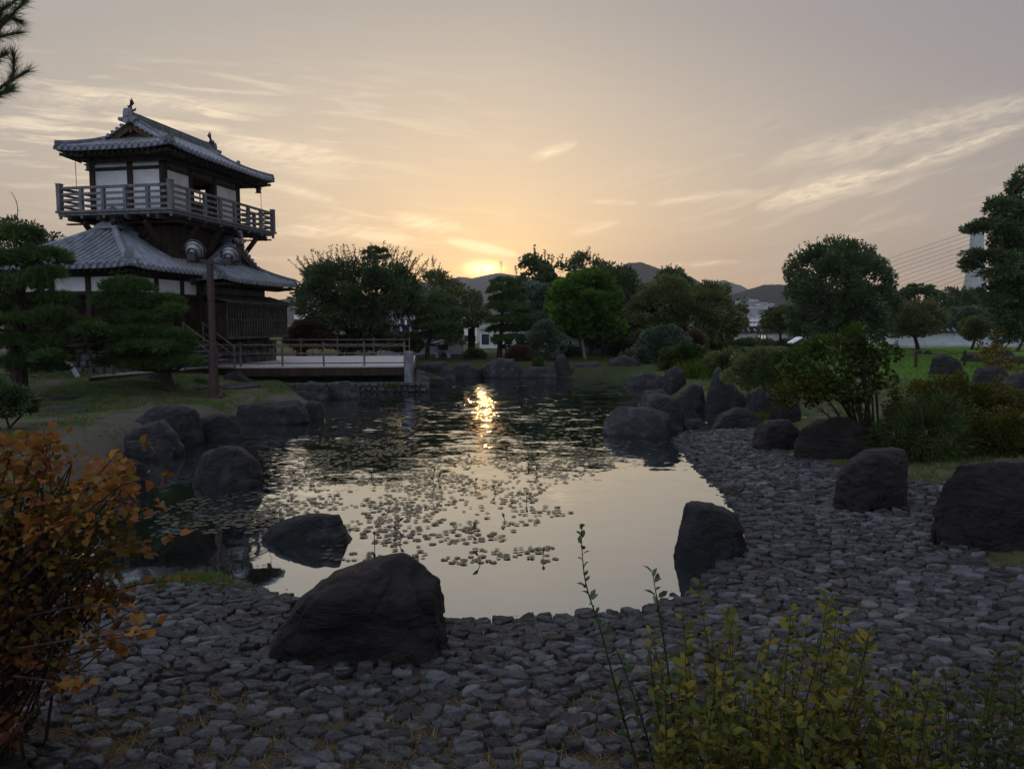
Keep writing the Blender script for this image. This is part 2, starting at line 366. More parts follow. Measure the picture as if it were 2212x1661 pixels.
GX, GY = np.meshgrid(gx, gy); P = np.stack([GX.ravel(), GY.ravel()], 1); H = gzv(P)
nx, ny = len(gx), len(gy)
idx = np.arange(nx*ny).reshape(ny, nx)
Q = np.stack([idx[:-1, :-1], idx[:-1, 1:], idx[1:, 1:], idx[1:, :-1]], -1).reshape(-1, 4)
# where grass, sand and mortar lie (worn paths and beds, not shading)
SAND = np.array([[on(a, b, .4).x, on(a, b, .4).y] for a, b in [(90, 990), (150, 950), (230, 925), (320, 885), (430, 885), (520, 868), (640, 858), (640, 850), (690, 850), (600, 880), (460, 905), (330, 960), (250, 1010), (120, 1050)]])
COB = np.array([[on(a, b, z).x, on(a, b, z).y] for a, b, z in [(1455, 950, 0), (1466, 936, 0), (1500, 928, .05), (1630, 921, .1), (1660, 965, .15), (1780, 985, .3), (1900, 1010, .4), (2050, 1020, .45), (2070, 1100, .4), (2140, 1190, .35), (2400, 1260, .4), (2500, 1700, .4)]]
               + [[2.2, 3.0], [-3.2, 3.0], [-5.4, 5.2], [-5.2, 6.6], [-4.3, 7.4], [-3, 7.5], [-1.5, 7.2], [1.8, 7.0], [1.9, 10], [2.6, 14]])
def zone(P):
    ins = inside(P, SHORE); ds = edge_dist(P, SHORE)
    sand = np.where(inside(P, SAND), 1, np.clip(1-edge_dist(P, SAND)/.7, 0, 1))
    cb = np.where(inside(P, COB), 1, np.clip(1-edge_dist(P, COB)/.3, 0, 1)); cb = np.maximum(cb, ins*1.0)
    lawn = sst(26, 30, P[:, 1])*sst(4, 10, P[:, 0])
    return sand, cb, lawn
gs, gc, gl = zone(P)
me_ground = arr_mesh('ground', np.column_stack([P, H]), Q, None, True)
ca = me_ground.color_attributes.new('zone', 'FLOAT_COLOR', 'POINT')
ca.data.foreach_set('color', np.column_stack([gs, gc, gl, np.ones(len(P))]).astype(np.float32).ravel())
m, t, out = newmat('garden_ground'); v = ocoord(t)
at_ = t.n('ShaderNodeAttribute', attribute_name='zone'); sp = t.n('ShaderNodeSeparateColor'); t._set(sp.inputs[0], at_.outputs['Color'])
nA, nB, nC = t.noise(v, .9, 6, .6), t.noise(v, 6, 6, .65), t.noise(v, 40, 5, .7)
grass = t.mix(t.ramp(nB, [(.35, 0), (.65, 1)]), (.035, .062, .018), (.075, .12, .03))
dry = t.mix(nC, (.09, .075, .05), (.19, .16, .115))
lawnc = t.mix(nC, (.06, .13, .018), (.11, .21, .03))
soil = t.mix(nC, (.03, .025, .02), (.075, .06, .045))
col = t.mix(t.ramp(t.m('ADD', nA, t.m('MULTIPLY', nB, .4)), [(.62, 0), (.85, 1)]), grass, dry)
col = t.mix(sp.outputs[2], col, lawnc)
sf = t.ramp(t.m('ADD', t.m('MULTIPLY', sp.outputs[0], .8), t.m('ADD', t.m('MULTIPLY', t.m('SUBTRACT', nB, .5), 1.6), t.m('MULTIPLY', t.m('SUBTRACT', nA, .5), 1.4))), [(.4, 0), (.75, 1)])
col = t.mix(sf, col, t.mix(nC, (.075, .068, .055), (.16, .145, .118)))
dryg = t.mix(t.ramp(nB, [(.4, 0), (.6, 1)]), soil, t.mix(nC, (.07, .055, .03), (.2, .155, .085)))
col = t.mix(sp.outputs[1], col, dryg)
yb = t.n('ShaderNodeSeparateXYZ'); t._set(yb.inputs[0], v); far_band = t.ramp(t.m('DIVIDE', yb.outputs[1], 100, clamp=True), [(.30, 0), (.36, 1), (.52, 1), (.56, 0)])
farb = t.m('MULTIPLY', t.m('MULTIPLY', far_band, t.ramp(t.m('DIVIDE', t.m('ADD', yb.outputs[0], 20), 40, clamp=True), [(.72, 1), (.8, 0)])), .8)
col = t.mix(farb, col, t.mix(nB, (.02, .028, .012), (.045, .055, .022)))   # ground colour darkened under the far trees
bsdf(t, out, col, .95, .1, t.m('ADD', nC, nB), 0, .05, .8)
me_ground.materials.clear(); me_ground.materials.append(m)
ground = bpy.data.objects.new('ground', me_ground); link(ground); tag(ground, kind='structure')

# ------------------------------------------------------------------ water
m, t, out = newmat('pond_water'); v = ocoord(t)
sep_ = t.n('ShaderNodeSeparateXYZ'); t._set(sep_.inputs[0], v)
yy = sep_.outputs[1]
def slopes(scale, sx, sy, detail):
    mp = t.n('ShaderNodeMapping'); mp.inputs['Scale'].default_value = (sx, sy, 1); t._set(mp.inputs[0], v)
    nz = t.n('ShaderNodeTexNoise'); nz.inputs['Scale'].default_value = scale; nz.inputs['Detail'].default_value = detail; t._set(nz.inputs['Vector'], mp.outputs[0])
    sb = t.n('ShaderNodeVectorMath', operation='SUBTRACT'); t._set(sb.inputs[0], nz.outputs['Color']); sb.inputs[1].default_value = (.5, .5, .5); return sb.outputs[0]
r3 = t.noise(v, .3, 3, .5)
amp = t.m('MULTIPLY', t.ramp(t.m('DIVIDE', yy, 40), [(.2, .012), (.27, .03), (.36, .12), (.5, .32), (.75, .36), (1, .22)]), t.ramp(r3, [(.36, .35), (.6, 1.15)]))
sc1 = t.n('ShaderNodeVectorMath', operation='ADD'); t._set(sc1.inputs[0], slopes(6.5, .6, 1.3, 3)); t._set(sc1.inputs[1], slopes(2.2, .6, 1.25, 2))
sc2 = t.n('ShaderNodeVectorMath', operation='SCALE'); t._set(sc2.inputs[0], sc1.outputs[0]); t._set(sc2.inputs['Scale'], amp)
sc3 = t.n('ShaderNodeVectorMath', operation='MULTIPLY'); t._set(sc3.inputs[0], sc2.outputs[0]); sc3.inputs[1].default_value = (1.5, 1, 0)
sc4 = t.n('ShaderNodeVectorMath', operation='ADD'); t._set(sc4.inputs[0], sc3.outputs[0]); sc4.inputs[1].default_value = (0, 0, 1)
bp = t.n('ShaderNodeVectorMath', operation='NORMALIZE'); t._set(bp.inputs[0], sc4.outputs[0])
lw = t.n('ShaderNodeFresnel'); lw.inputs['IOR'].default_value = 2.4; t._set(lw.inputs['Normal'], bp.outputs[0])
fac = t.m('ADD', t.m('MULTIPLY', lw.outputs[0], .65), .40, clamp=True)
df = t.n('ShaderNodeBsdfDiffuse'); df.inputs[0].default_value = (.012, .015, .013, 1)
gl_ = t.n('ShaderNodeBsdfGlossy'); gl_.inputs[0].default_value = (.90, .96, 1, 1); gl_.inputs['Roughness'].default_value = .025; t._set(gl_.inputs['Normal'], bp.outputs[0])
mx = t.n('ShaderNodeMixShader'); t._set(mx.inputs[0], fac); t._set(mx.inputs[1], df.outputs[0]); t._set(mx.inputs[2], gl_.outputs[0]); t._set(out.inputs[0], mx.outputs[0])
wp = MB(); wp.add([(-14, 5, 0), (12, 5, 0), (12, 44, 0), (-14, 44, 0)], [(0, 1, 2, 3)])
water = wp.build('pond_water', m); tag(water, kind='structure')

# ------------------------------------------------------------------ hills
def hill_mat(name, c1, c2):
    m, t, out = newmat(name); v = ocoord(t); n = t.noise(v, .02, 8, .7); n2 = t.noise(v, .12, 4, .6)
    bsdf(t, out, t.mix(n2, c1, c2), .95, .05, n2, 0, 6, 1); return m
HM = hill_mat('wooded_hill', (.02, .026, .02), (.045, .055, .04))
def hill(prof, D, depth, name='hill', rough=1.0, mat=HM):
    xs = []; hs = []
    pts = [at(px, py, D) for px, py in prof]
    n = 260; xi = np.linspace(pts[0].x, pts[-1].x, n); zi = np.interp(xi, [p.x for p in pts], [p.z for p in pts])
    k = np.hanning(9); k /= k.sum(); zi = np.convolve(np.pad(zi, 4, 'edge'), k, 'valid')
    m_ = 15; V = []
    for j in range(m_):
        tt = (j/(m_-1))*2-1; prof_h = (1-abs(tt)**1.6)
        for i in range(n):
            x = xi[i]; y = D+tt*depth
            nz = noise.fractal(Vector((x/(D*.012), y/(D*.012), 3.3+D)), .9, 2, 6)*D*.0016*rough
            V.append((x*(y/D if tt < 0 else 1), y, max(0, zi[i])*prof_h+nz*prof_h*(1 if tt else 1)-1))
    I = np.arange(n*m_).reshape(m_, n); Qh = np.stack([I[:-1, :-1], I[:-1, 1:], I[1:, 1:], I[1:, :-1]], -1).reshape(-1, 4)
    o = arr_obj(name, V, Qh, mat, None, False); tag(o, kind='structure'); return o
hill([(1180, 690), (1260, 620), (1300, 596), (1345, 573), (1365, 566), (1382, 566), (1420, 577), (1450, 583), (1480, 590), (1510, 606), (1560, 640), (1640, 690)], 1500, 320)
hill([(1380, 690), (1480, 640), (1540, 610), (1565, 604), (1600, 616), (1640, 640), (1700, 690)], 3000, 400)
hill([(1480, 690), (1560, 640), (1600, 630), (1640, 617), (1668, 613), (1690, 615), (1720, 612), (1800, 620), (1900, 640), (1960, 644), (2050, 670), (2200, 690)], 1150, 260)
hill([(700, 690), (850, 620), (950, 602), (1000, 598), (1020, 601), (1046, 594), (1075, 589), (1100, 592), (1150, 600), (1230, 615), (1350, 690)], 2600, 400, rough=.7)
hill([(500, 690), (580, 650), (640, 640), (700, 652), (800, 690)], 1500, 250)

# ------------------------------------------------------------------ cobbles
# flat broken stones fitted like crazy paving: cells of a jittered grid, shrunk, raised and domed
CW, CH = .132, .073
jx0, jx1, jy0, jy1 = int(-6.2/CW), int(10/CW), int(2.9/CH), int(19.8/CH)
seed = {}
for j in range(jy0, jy1+1):
    for i in range(jx0, jx1+1): seed[(i, j)] = (i+.5*(j % 2)+rng.uniform(-.46, .46), j+rng.uniform(-.42, .42))
for k in list(seed):
    if rng.random() < .24: del seed[k]
def clip_cell(i, j):
    cx, cy = seed[(i, j)]; poly = [(cx-1.0, cy-1.1), (cx+1.0, cy-1.1), (cx+1.0, cy+1.1), (cx-1.0, cy+1.1)]
    for dj in (-2, -1, 0, 1, 2):
        for di in (-2, -1, 0, 1, 2):
            s_ = seed.get((i+di, j+dj))
            if s_ is None or (di == 0 and dj == 0): continue
            nx_, ny_ = s_[0]-cx, s_[1]-cy; mx, my = (s_[0]+cx)/2, (s_[1]+cy)/2; out_ = []
            for k in range(len(poly)):
                p, q = poly[k], poly[(k+1) % len(poly)]; dp = (p[0]-mx)*nx_+(p[1]-my)*ny_; dq = (q[0]-mx)*nx_+(q[1]-my)*ny_
                if dp <= 0: out_.append(p)
                if (dp < 0 < dq) or (dq < 0 < dp): t_ = dp/(dp-dq); out_.append((p[0]+(q[0]-p[0])*t_, p[1]+(q[1]-p[1])*t_))
            poly = out_
            if len(poly) < 3: return None
    return poly
keys = list(seed); cen = np.array([[seed[k][0]*CW, seed[k][1]*CH] for k in keys])
okc = inside(cen, COB); sd = edge_dist(cen, SHORE); insw = inside(cen, SHORE)
okc &= ~(insw & (sd > .2)); okc &= np.abs(cen[:, 0]/cen[:, 1]) < .95
okc &= ~(rng.random(len(cen)) < np.where(cen[:, 1] < 5, .12, .02))
ci = np.where(okc)[0]; zc = np.maximum(gzv(cen[ci]), -.06)
def stone_mesh(poly, z, near_):
    pts = []
    P_ = np.array(poly)*np.array([CW, CH]); c = P_.mean(0); n = len(P_)
    for k in range(n):
        a_, b_ = P_[k], P_[(k+1) % n]; L = np.hypot(*(b_-a_)); m_ = 3 if L > .07 else (2 if L > .03 else 1)
        for q in range(m_):
            t_ = q/m_; p = a_+(b_-a_)*t_
            if q == 0: p = p+(c-p)*rng.uniform(.06, .2)
            else: p = p+rng.normal(0, .004, 2)
            pts.append(p)
    P_ = np.array(pts); n = len(P_); gap = rng.uniform(.05, .16)+(rng.uniform(0, .16) if near_ else 0); h = rng.uniform(.014, .05); tl = rng.normal(0, .13, 2)+np.array([0, .06])
    rings = [(gap*.6, -.05, 0), (gap, h*.6, .004), (gap+.04, h*.93, .004), (gap+.13, h, .004), (gap+.5, h*1.01, .004)]
    V_ = []
    for ins_, zz, jit in rings:
        R_ = P_+(c-P_)*ins_; d_ = R_-c; V_.append(np.column_stack([R_, np.full(n, z+zz)+(d_@tl if zz > 0 else 0)+rng.normal(0, jit, n)]))
    V_ = np.concatenate(V_+[np.array([[c[0], c[1], z+h*1.03]])]); F_ = []
    for r_ in range(len(rings)-1):
        for k in range(n): k2 = (k+1) % n; F_ += [(r_*n+k, r_*n+k2, (r_+1)*n+k2), (r_*n+k, (r_+1)*n+k2, (r_+1)*n+k)]
    r_ = (len(rings)-1)*n
    for k in range(n): F_.append((r_+k, r_+(k+1) % n, len(V_)-1))
    return V_, np.array(F_)
size_rank = np.argsort(cen[ci][:, 1]+np.where(np.abs(cen[ci][:, 0]/cen[ci][:, 1]) > .66, 50, 0)+np.where((cen[ci][:, 0] > .12*cen[ci][:, 1]) & (cen[ci][:, 1] < 4.6), 1.5, 0))
near = set(size_rank[:300].tolist())
VS, FS, nb = [], [], 0
for q, i in enumerate(ci):
    poly = clip_cell(*keys[i])
    if not poly: continue
    V_, F_ = stone_mesh(poly, zc[q], cen[i][1] < 5.4)
    if q in near:
        o = arr_obj('cobble_stone', V_, F_, M['cobble'], None, True, origin=(cen[i][0], cen[i][1], zc[q])); tag(o, 'grey flat cobble stone set in mortar with dry grass at the near pond edge', 'stone', 'cobble stones at the near edge')
    else: VS.append(V_); FS.append(F_+nb); nb += len(V_)
o = arr_obj('cobble_bank', np.concatenate(VS), np.concatenate(FS), M['cobble'], None, True)
tag(o, 'grey cobble stone bank sloping into the pond', 'cobbles', None, 'stuff')

# ------------------------------------------------------------------ boulders
def boulder(outline, base, z, label, mat='rock', depth=.8, seed=0, rough=1.0, nx=64, nph=40, group=None, flat=.75):
    xs_ = [p[0] for p in outline]; cx = (min(xs_)+max(xs_))/2
    c0 = on(cx, base, z); hw = (max(xs_)-min(xs_))/2/F*c0.y; dy = hw*depth; Yc = c0.y+dy*.8
    ol = [at(px, py, Yc) for px, py in outline]
    ox = np.array([p.x for p in ol]); oz = np.array([p.z for p in ol])
    x0, x1 = ox.min(), ox.max(); zb = z-.25
    # the outline as a closed ring of silhouette points; the top height over x
    xi = x0+(x1-x0)*(1-np.cos(np.linspace(0, math.pi, nx)))/2
    o_ = np.argsort(ox); top = np.interp(xi, ox[o_], oz[o_])
    xc = (x0+x1)/2; half = (x1-x0)/2; V = []; sd_ = Vector((seed*3.17, seed*1.3, seed*7.7))
    size = max(half, .2)
    for i in range(nx):
        tx = (xi[i]-xc)/half; w_ = max(0, 1-abs(tx)**2.6)**.5; H_ = top[i]-zb
        for j in range(nph):
            ph = math.pi*j/(nph-1); c, s = math.cos(ph), math.sin(ph)
            yy_ = Yc-dy*w_*math.copysign(abs(c)**flat, c)+.12*dy*math.sin(tx*3+seed); zz = zb+H_*abs(s)**(flat*.85)*(.35+.65*w_ if H_ < .3 else 1)
            V.append(Vector((xi[i], yy_, zz)))
    I = np.arange(nx*nph).reshape(nx, nph); Qb = np.stack([I[:-1, :-1], I[1:, :-1], I[1:, 1:], I[:-1, 1:]], -1).reshape(-1, 4)
    C_ = Vector((xc, Yc, zb+(oz.max()-zb)*.35)); out_ = []
    # broken faces: planes that shave the rounded mass
    fr_ = random.Random(seed*31+7); sc_ = Vector((half, dy, max(.2, (oz.max()-zb)))); NV = [Vector(((p.x-C_.x)/sc_.x, (p.y-C_.y)/sc_.y, (p.z-C_.z)/sc_.z)) for p in V]
    for _ in range(20):
        n_ = Vector((fr_.gauss(0, 1), fr_.gauss(-.35, 1), fr_.gauss(.15, .55))).normalized(); sup = max(p.dot(n_) for p in NV); d_ = sup*fr_.uniform(.80, .95)
        for k_, p in enumerate(NV):
            e = p.dot(n_)-d_
            if e > 0: NV[k_] = p-n_*e*.88
    ax0, ax1, az1 = min(p.x for p in NV), max(p.x for p in NV), max(p.z for p in NV); bx0, bx1, bz1 = (x0-C_.x)/sc_.x, (x1-C_.x)/sc_.x, (oz.max()-C_.z)/sc_.z
    V = [Vector(((bx0+(p.x-ax0)/(ax1-ax0)*(bx1-bx0))*sc_.x+C_.x, p.y*sc_.y+C_.y, (p.z*bz1/az1 if p.z > 0 else p.z)*sc_.z+C_.z)) for p in NV]
    for p in V:
        q = p/size+sd_; d = (p-C_); L = d.length; d = d/L if L else d
        a = noise.fractal(q*1.2, 1, 2, 6)*.055-.035*math.exp(-(noise.noise(Vector((q.x*1.6, q.y*1.6, q.z*2.6))+Vector((9, 4, 2)))/.05)**2)-.02*math.exp(-(noise.noise(q*3.4)/.06)**2)
        vo = noise.voronoi(q*Vector((1.1, 1.1, 1.7)))[0] if False else noise.voronoi(Vector((q.x*1.5, q.y*1.5, q.z*2.2)))[0]; a += (min(vo[1]-vo[0], .3)-.18)*.11
        p2 = p+d*a*size*rough
        # bedding steps along z
        out_.append(p2)
    org = (xc, Yc, z)
    o = arr_obj('boulder', np.array([tuple(p) for p in out_]), Qb, M[mat], None, True, origin=org)
    me = o.data
    bm = bmesh.new(); bm.from_mesh(me); bmesh.ops.remove_doubles(bm, verts=bm.verts, dist=.001); bmesh.ops.recalc_face_normals(bm, faces=bm.faces); bm.to_mesh(me); bm.free()
    for p in me.polygons: p.use_smooth = True
    return tag(o, label, 'boulder', group)
BLD = [
 ([(555,1425),(600,1372),(640,1312),(690,1264),(730,1247),(770,1230),(820,1214),(855,1211),(900,1234),(950,1264),(972,1292),(985,1335),(978,1372)],1430,.15,'largest dark brown boulder on the near cobbles, half over the pond edge','rock_brown',.62,1),
 ([(566,1182),(600,1140),(640,1119),(690,1111),(735,1112),(770,1138),(762,1150)],1178,0,'low flat dark rock lying alone among the lily pads','rock',.5,2),
 ([(412,1052),(425,1008),(445,975),(480,963),(520,965),(550,985),(570,1020),(572,1048)],1056,0,'rounded dark boulder standing in the water off the left bank','rock',.7,3),
 ([(1450,1200),(1455,1130),(1468,1094),(1500,1084),(1545,1086),(1580,1110),(1610,1158),(1604,1195)],1215,.0,'dark upright boulder standing at the right cobble edge, mirrored in the pond','rock',.65,4),
 ([(1800,1062),(1820,1025),(1850,985),(1880,969),(1930,966),(1954,972),(1958,1010),(1956,1060)],1062,.42,'grey pointed boulder in the middle of the right cobble bank','rock_brown',.7,5),
 ([(2020,1160),(2023,1085),(2040,1037),(2070,1012),(2130,992),(2212,986),(2300,992),(2315,1180)],1172,.3,'massive near-black block of rock at the right edge beside the cobbles','rock_brown',.5,6),
 ([(1625,960),(1636,920),(1660,908),(1700,908),(1740,935),(1754,965)],976,.12,'smooth brown boulder at the upper end of the cobble bank','rock_brown',.7,7),
 ([(1715,965),(1740,925),(1780,905),(1830,900),(1868,925),(1880,968)],980,.3,'large brown boulder under the stems of the leafy shrub','rock_brown',.6,8),
 ([(1304,922),(1315,889),(1340,879),(1400,881),(1440,895),(1451,930)],946,0,'wide flat-topped boulder in the water left of the cobble tip','rock_pale',.7,9),
 ([(1382,880),(1387,856),(1420,848),(1460,858),(1482,890),(1482,922)],936,0,'pale-topped boulder leaning behind the wide flat-topped one in the water','rock_pale',.7,10),
 ([(1380,862),(1390,844),(1430,840),(1456,858)],878,0,'small pale rock peeping out behind the pale-topped boulder','rock_pale',.7,11),
 ([(1470,926),(1490,903),(1510,902),(1533,921)],934,0,'small wet pale stone in the inlet at the tip of the cobbles','rock_pale',.7,12),
 ([(1532,922),(1560,896),(1590,881),(1620,883),(1648,910)],928,.03,'dark rounded boulder in the inlet left of the smooth brown one','rock',.7,13),
 ([(1520,882),(1525,830),(1537,802),(1553,793),(1575,820),(1605,850),(1614,882)],888,0,'tall peaked dark rock standing like a fang behind the inlet','rock',.6,14),
 ([(1605,888),(1620,850),(1650,836),(1690,840),(1722,870),(1728,893)],897,0,'broad dark boulder right of the tall peaked rock','rock',.6,15),
 ([(1455,876),(1474,846),(1496,829),(1515,832),(1526,878)],884,0,'dark boulder leaning against the left of the tall peaked rock','rock',.7,16),
 ([(1354,830),(1370,811),(1395,805),(1425,808),(1432,830)],836,0,'low pale slab of rock at the far right shore','rock_pale',.6,17),
 ([(1405,842),(1420,816),(1440,812),(1455,842)],848,0,'small dark rock in front of the low pale slab','rock',.7,18),
 ([(1428,842),(1440,802),(1460,790),(1478,800),(1486,838)],850,.05,'upright dark rock beside the bright grass tuft','rock',.7,19),
 ([(1228,805),(1245,784),(1300,780),(1312,806)],813,0,'blocky far-shore rock under the bright green tree','rock',.6,20),
 ([(1308,808),(1320,777),(1350,766),(1375,780),(1384,810)],813,0,'dark far-shore rock with a humped top right of the bright green tree','rock',.6,21),
 ([(1372,808),(1390,787),(1430,790),(1444,810)],814,0,'low dark far-shore rock below the grey-green shrub','rock',.6,22),
 ([(1193,803),(1200,771),(1220,766),(1240,790),(1238,810)],814,.02,'upright dark far-shore rock left of the bright green tree trunk','rock',.7,23),
 ([(1124,806),(1130,794),(1195,793),(1204,812)],817,0,'long pale rectangular rock at the far waterline','rock_pale',.4,24),
 ([(1036,804),(1052,785),(1080,772),(1108,777),(1132,803)],817,0,'biggest pale domed rock on the far shore','rock_pale',.6,25),
 ([(968,804),(990,787),(1010,785),(1042,803)],817,0,'dark rock left of the biggest domed far-shore rock','rock',.6,26),
 ([(905,803),(920,784),(960,782),(980,800)],816,0,'broad layered rock right of the deck corner','rock',.6,27),
 ([(944,808),(957,791),(972,795),(985,810)],821,0,'small fluted rock before the broad layered one','rock_pale',.7,28),
 ([(913,826),(926,816),(980,814),(984,826)],833,0,'flat dark slab awash right of the wooden deck pile','rock',.5,29),
 ([(634,846),(646,829),(670,823),(700,829),(714,850)],864,.04,'rounded boulder below the deck, left of a pair','rock_pale',.7,30),
 ([(708,850),(720,826),(750,822),(768,830),(780,850)],862,0,'square boulder below the deck, right of a pair','rock_pale',.7,31),
 ([(615,860),(630,846),(660,845),(678,864)],869,.1,'small low boulder on the grass before the pair below the deck','rock',.7,32),
 ([(509,908),(514,876),(560,869),(640,864),(660,875),(670,910)],918,0,'long table-like rock slab on the left bank','rock',.5,33),
 ([(648,885),(670,866),(694,868),(701,895)],908,0,'dark rock at the right end of the table-like slab','rock',.8,34),
 ([(280,915),(300,886),(340,876),(400,876),(432,890),(435,925)],950,.15,'tall rough grey boulder on the left bank behind the sloping one','rock',.6,35),
 ([(266,942),(320,912),(352,906),(375,930),(396,965)],982,.05,'sloping grooved boulder on the left bank','rock_pale',.6,36),
 ([(422,935),(436,902),(480,891),(506,900),(523,942)],953,0,'dark block of rock in the water before the table-like slab','rock',.7,37),
 ([(268,985),(280,952),(340,946),(366,951),(372,982)],995,0,'squared flat-topped stone at the left waterline by the orange shrub','rock',.6,38),
 ([(215,1060),(240,1005),(290,990),(315,1005),(320,1050)],1062,0,'dark wet rock half hidden behind the orange shrub','rock',.6,39),
 ([(320,814),(335,803),(355,803),(376,815)],822,.85,'small rock at the foot of the domed pine','rock',.7,40),
 ([(475,832),(490,806),(515,803),(530,815),(556,830)],833,.4,'rough rock in the dark under the deck','rock',.5,41),
 ([(2008,800),(2018,775),(2035,763),(2052,770),(2066,778),(2078,800)],806,.55,'jagged black rock on the edge of the bright lawn','rock',.7,42),
 ([(1974,763),(1978,757),(1990,757),(1995,763)],765,.5,'left of two small dark stones at the back of the bright lawn','rock',.7,43),
 ([(1996,763),(1999,757),(2012,757),(2016,763)],765,.5,'right of two small dark stones at the back of the bright lawn','rock',.7,44),
 ([(2078,776),(2084,765),(2115,764),(2124,777)],780,.5,'flat black stone on the bright lawn right of the jagged rock','rock',.7,45),
 ([(2150,768),(2155,758),(2185,757),(2190,768)],770,.5,'black stone on the lawn behind the thin sapling','rock',.7,46),
 ([(2160,780),(2170,770),(2200,769),(2230,782)],785,.5,'low black stone at the right end of the lawn','rock',.7,47),
 ([(2090,830),(2110,796),(2150,790),(2175,800),(2180,830)],838,.62,'dark boulder behind the yellow shrubs, under the thin sapling','rock',.6,48),
 ([(2140,880),(2165,830),(2190,805),(2240,795),(2300,880)],892,.65,'big grey boulder at the right edge behind the yellow shrubs','rock',.6,49),
]
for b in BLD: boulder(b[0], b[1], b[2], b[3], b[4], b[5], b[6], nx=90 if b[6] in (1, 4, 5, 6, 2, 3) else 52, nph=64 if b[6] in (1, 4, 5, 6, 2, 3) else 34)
def flat_stone(px, py, z, wpx, hpx, label, seed, thick=.09):
    c = on(px, py, z); rx = wpx/2/F*c.y; e1 = on(px, py-hpx/2, z).y; e0 = on(px, py+hpx/2, z).y; ry = (e1-e0)/2
    n = 28; mb = MB(); r_ = random.Random(seed); rad = [1+.12*noise.noise(Vector((math.cos(2*math.pi*k/n)*1.5, math.sin(2*math.pi*k/n)*1.5, seed*3.3))) for k in range(n)]
    prof = [(.97, -.1), (1, thick*.5), (.95, thick*.9), (.8, thick), (0.02, thick*1.05)]; vs = []; fs = []
    for r, h in prof:
        for k in range(n):
            a = 2*math.pi*k/n; vs.append((math.cos(a)*rx*r*rad[k], math.sin(a)*ry*r*rad[k], h+(.006*noise.noise(Vector((k*.7, r*5, seed))))))
    for i in range(len(prof)-1):
        for k in range(n): fs.append((i*n+k, i*n+(k+1) % n, (i+1)*n+(k+1) % n, (i+1)*n+k))
    fs.append(tuple((len(prof)-1)*n+k for k in range(n)))
    mb.add(vs, fs); o = mb.build('stepping_stone', M['rock_pale'], smooth=False); o.location = (c.x, c.y, gz(c.x, c.y)-.01); tag(o, label, 'stone')
flat_stone(520, 838, .5, 72, 11, 'round flat millstone in the grass right of the lamp post', 1, .12)
flat_stone(446, 843, .5, 40, 9, 'flat dark stone in the grass behind the lamp post foot', 2, .08)
flat_stone(140, 888, .48, 92, 10, 'long flat stone sunk in the worn grass at the left', 3, .05)
flat_stone(150, 866, .48, 60, 7, 'flat stone sunk in the lawn below the left pine', 4, .04)
flat_stone(360, 850, .5, 44, 7, 'flat pale stone sunk in the lawn left of the lamp post', 5, .04)
# ------------------------------------------------------------------ castle turret (frame: x to the right along the front, y away, turned 11 degrees)
BA = R(11); OX, OY = -19.35, 27.2
bw = Vector((OX*math.cos(BA)+OY*math.sin(BA), -OX*math.sin(BA)+OY*math.cos(BA), .45))
T = empty('castle_turret', bw, 'two-storey castle turret with grey tiled roofs, white panels and a wraparound balcony', 'castle turret', None, -BA)
BO = (OX, OY, .45)
def bb(mb, name, mat, parent=T, smooth=False): return mb.build(name, M[mat], parent, BO, smooth)
def roof_face(base, rolls, A, B, up, dmax, zf, lift=.12, sp=.26, r=.074, e0=0.0, e1=None):
    A, B, up = Vector(A), Vector(B), Vector(up); L = (B-A).length; eh = (B-A)/L; e1 = L if e1 is None else e1
    def pt(e, d, h=0.0):
        c = abs(2*e/L-1)
        return A+eh*e+up*d+Vector((0, 0, zf(d)+lift*(c**5)*max(0, 1-d/1.6)+h))
    n = max(2, int((e1-e0)/.12)); st = 7; vs = []; fs = []
    for i in range(n+1):
        e = e0+(e1-e0)*i/n; D = max(dmax(e), .001)
        for j in range(st+1): vs.append(pt(e, D*j/st))
    for i in range(n):
        for j in range(st): fs.append((i*(st+1)+j, (i+1)*(st+1)+j, (i+1)*(st+1)+j+1, i*(st+1)+j+1))
    base.add(vs, fs)
    # thickness under the eave
    vs = []
    for i in range(n+1):
        e = e0+(e1-e0)*i/n; vs += [pt(e, 0), pt(e, 0.015, -.075), pt(e, .5 if dmax(e) > .5 else dmax(e), -.1)]
    base.add(vs, [(3*i+a, 3*i+3+a, 3*i+4+a, 3*i+1+a) for i in range(n) for a in (0, 1)])
    k = int((e1-e0)/sp); off = ((e1-e0)-k*sp)/2
    for q in range(k+1):
        e = e0+off+q*sp; D = dmax(e)
        if D < .1: continue
        m_ = 7; vs = []; fs = []; seg = max(2, int(D/.27))
        for j in range(seg+1):
            d = -.02+(D+.02)*j/seg; P0 = pt(e, max(d, 0)); P0 += up*min(d, 0)
            for s in range(m_):
                a = math.pi*s/(m_-1)
                # each tile laps the one below by a hair
                for rr_ in (r,):
                    vs.append(P0+eh*(-math.cos(a)*rr_)+Vector((0, 0, math.sin(a)*rr_*1.5+.012)))
        for j in range(seg):
            for s in range(m_-1): fs.append((j*m_+s, j*m_+s+1, (j+1)*m_+s+1, (j+1)*m_+s))
        rolls.add(vs, fs)
        c = pt(e, 0)-up*.024+Vector((0, 0, .014)); vs = [c+eh*(math.cos(2*math.pi*s/12)*r*1.12)+Vector((0, 0, math.sin(2*math.pi*s/12)*r*1.12)) for s in range(12)]
        rolls.prism(vs, up*.03)
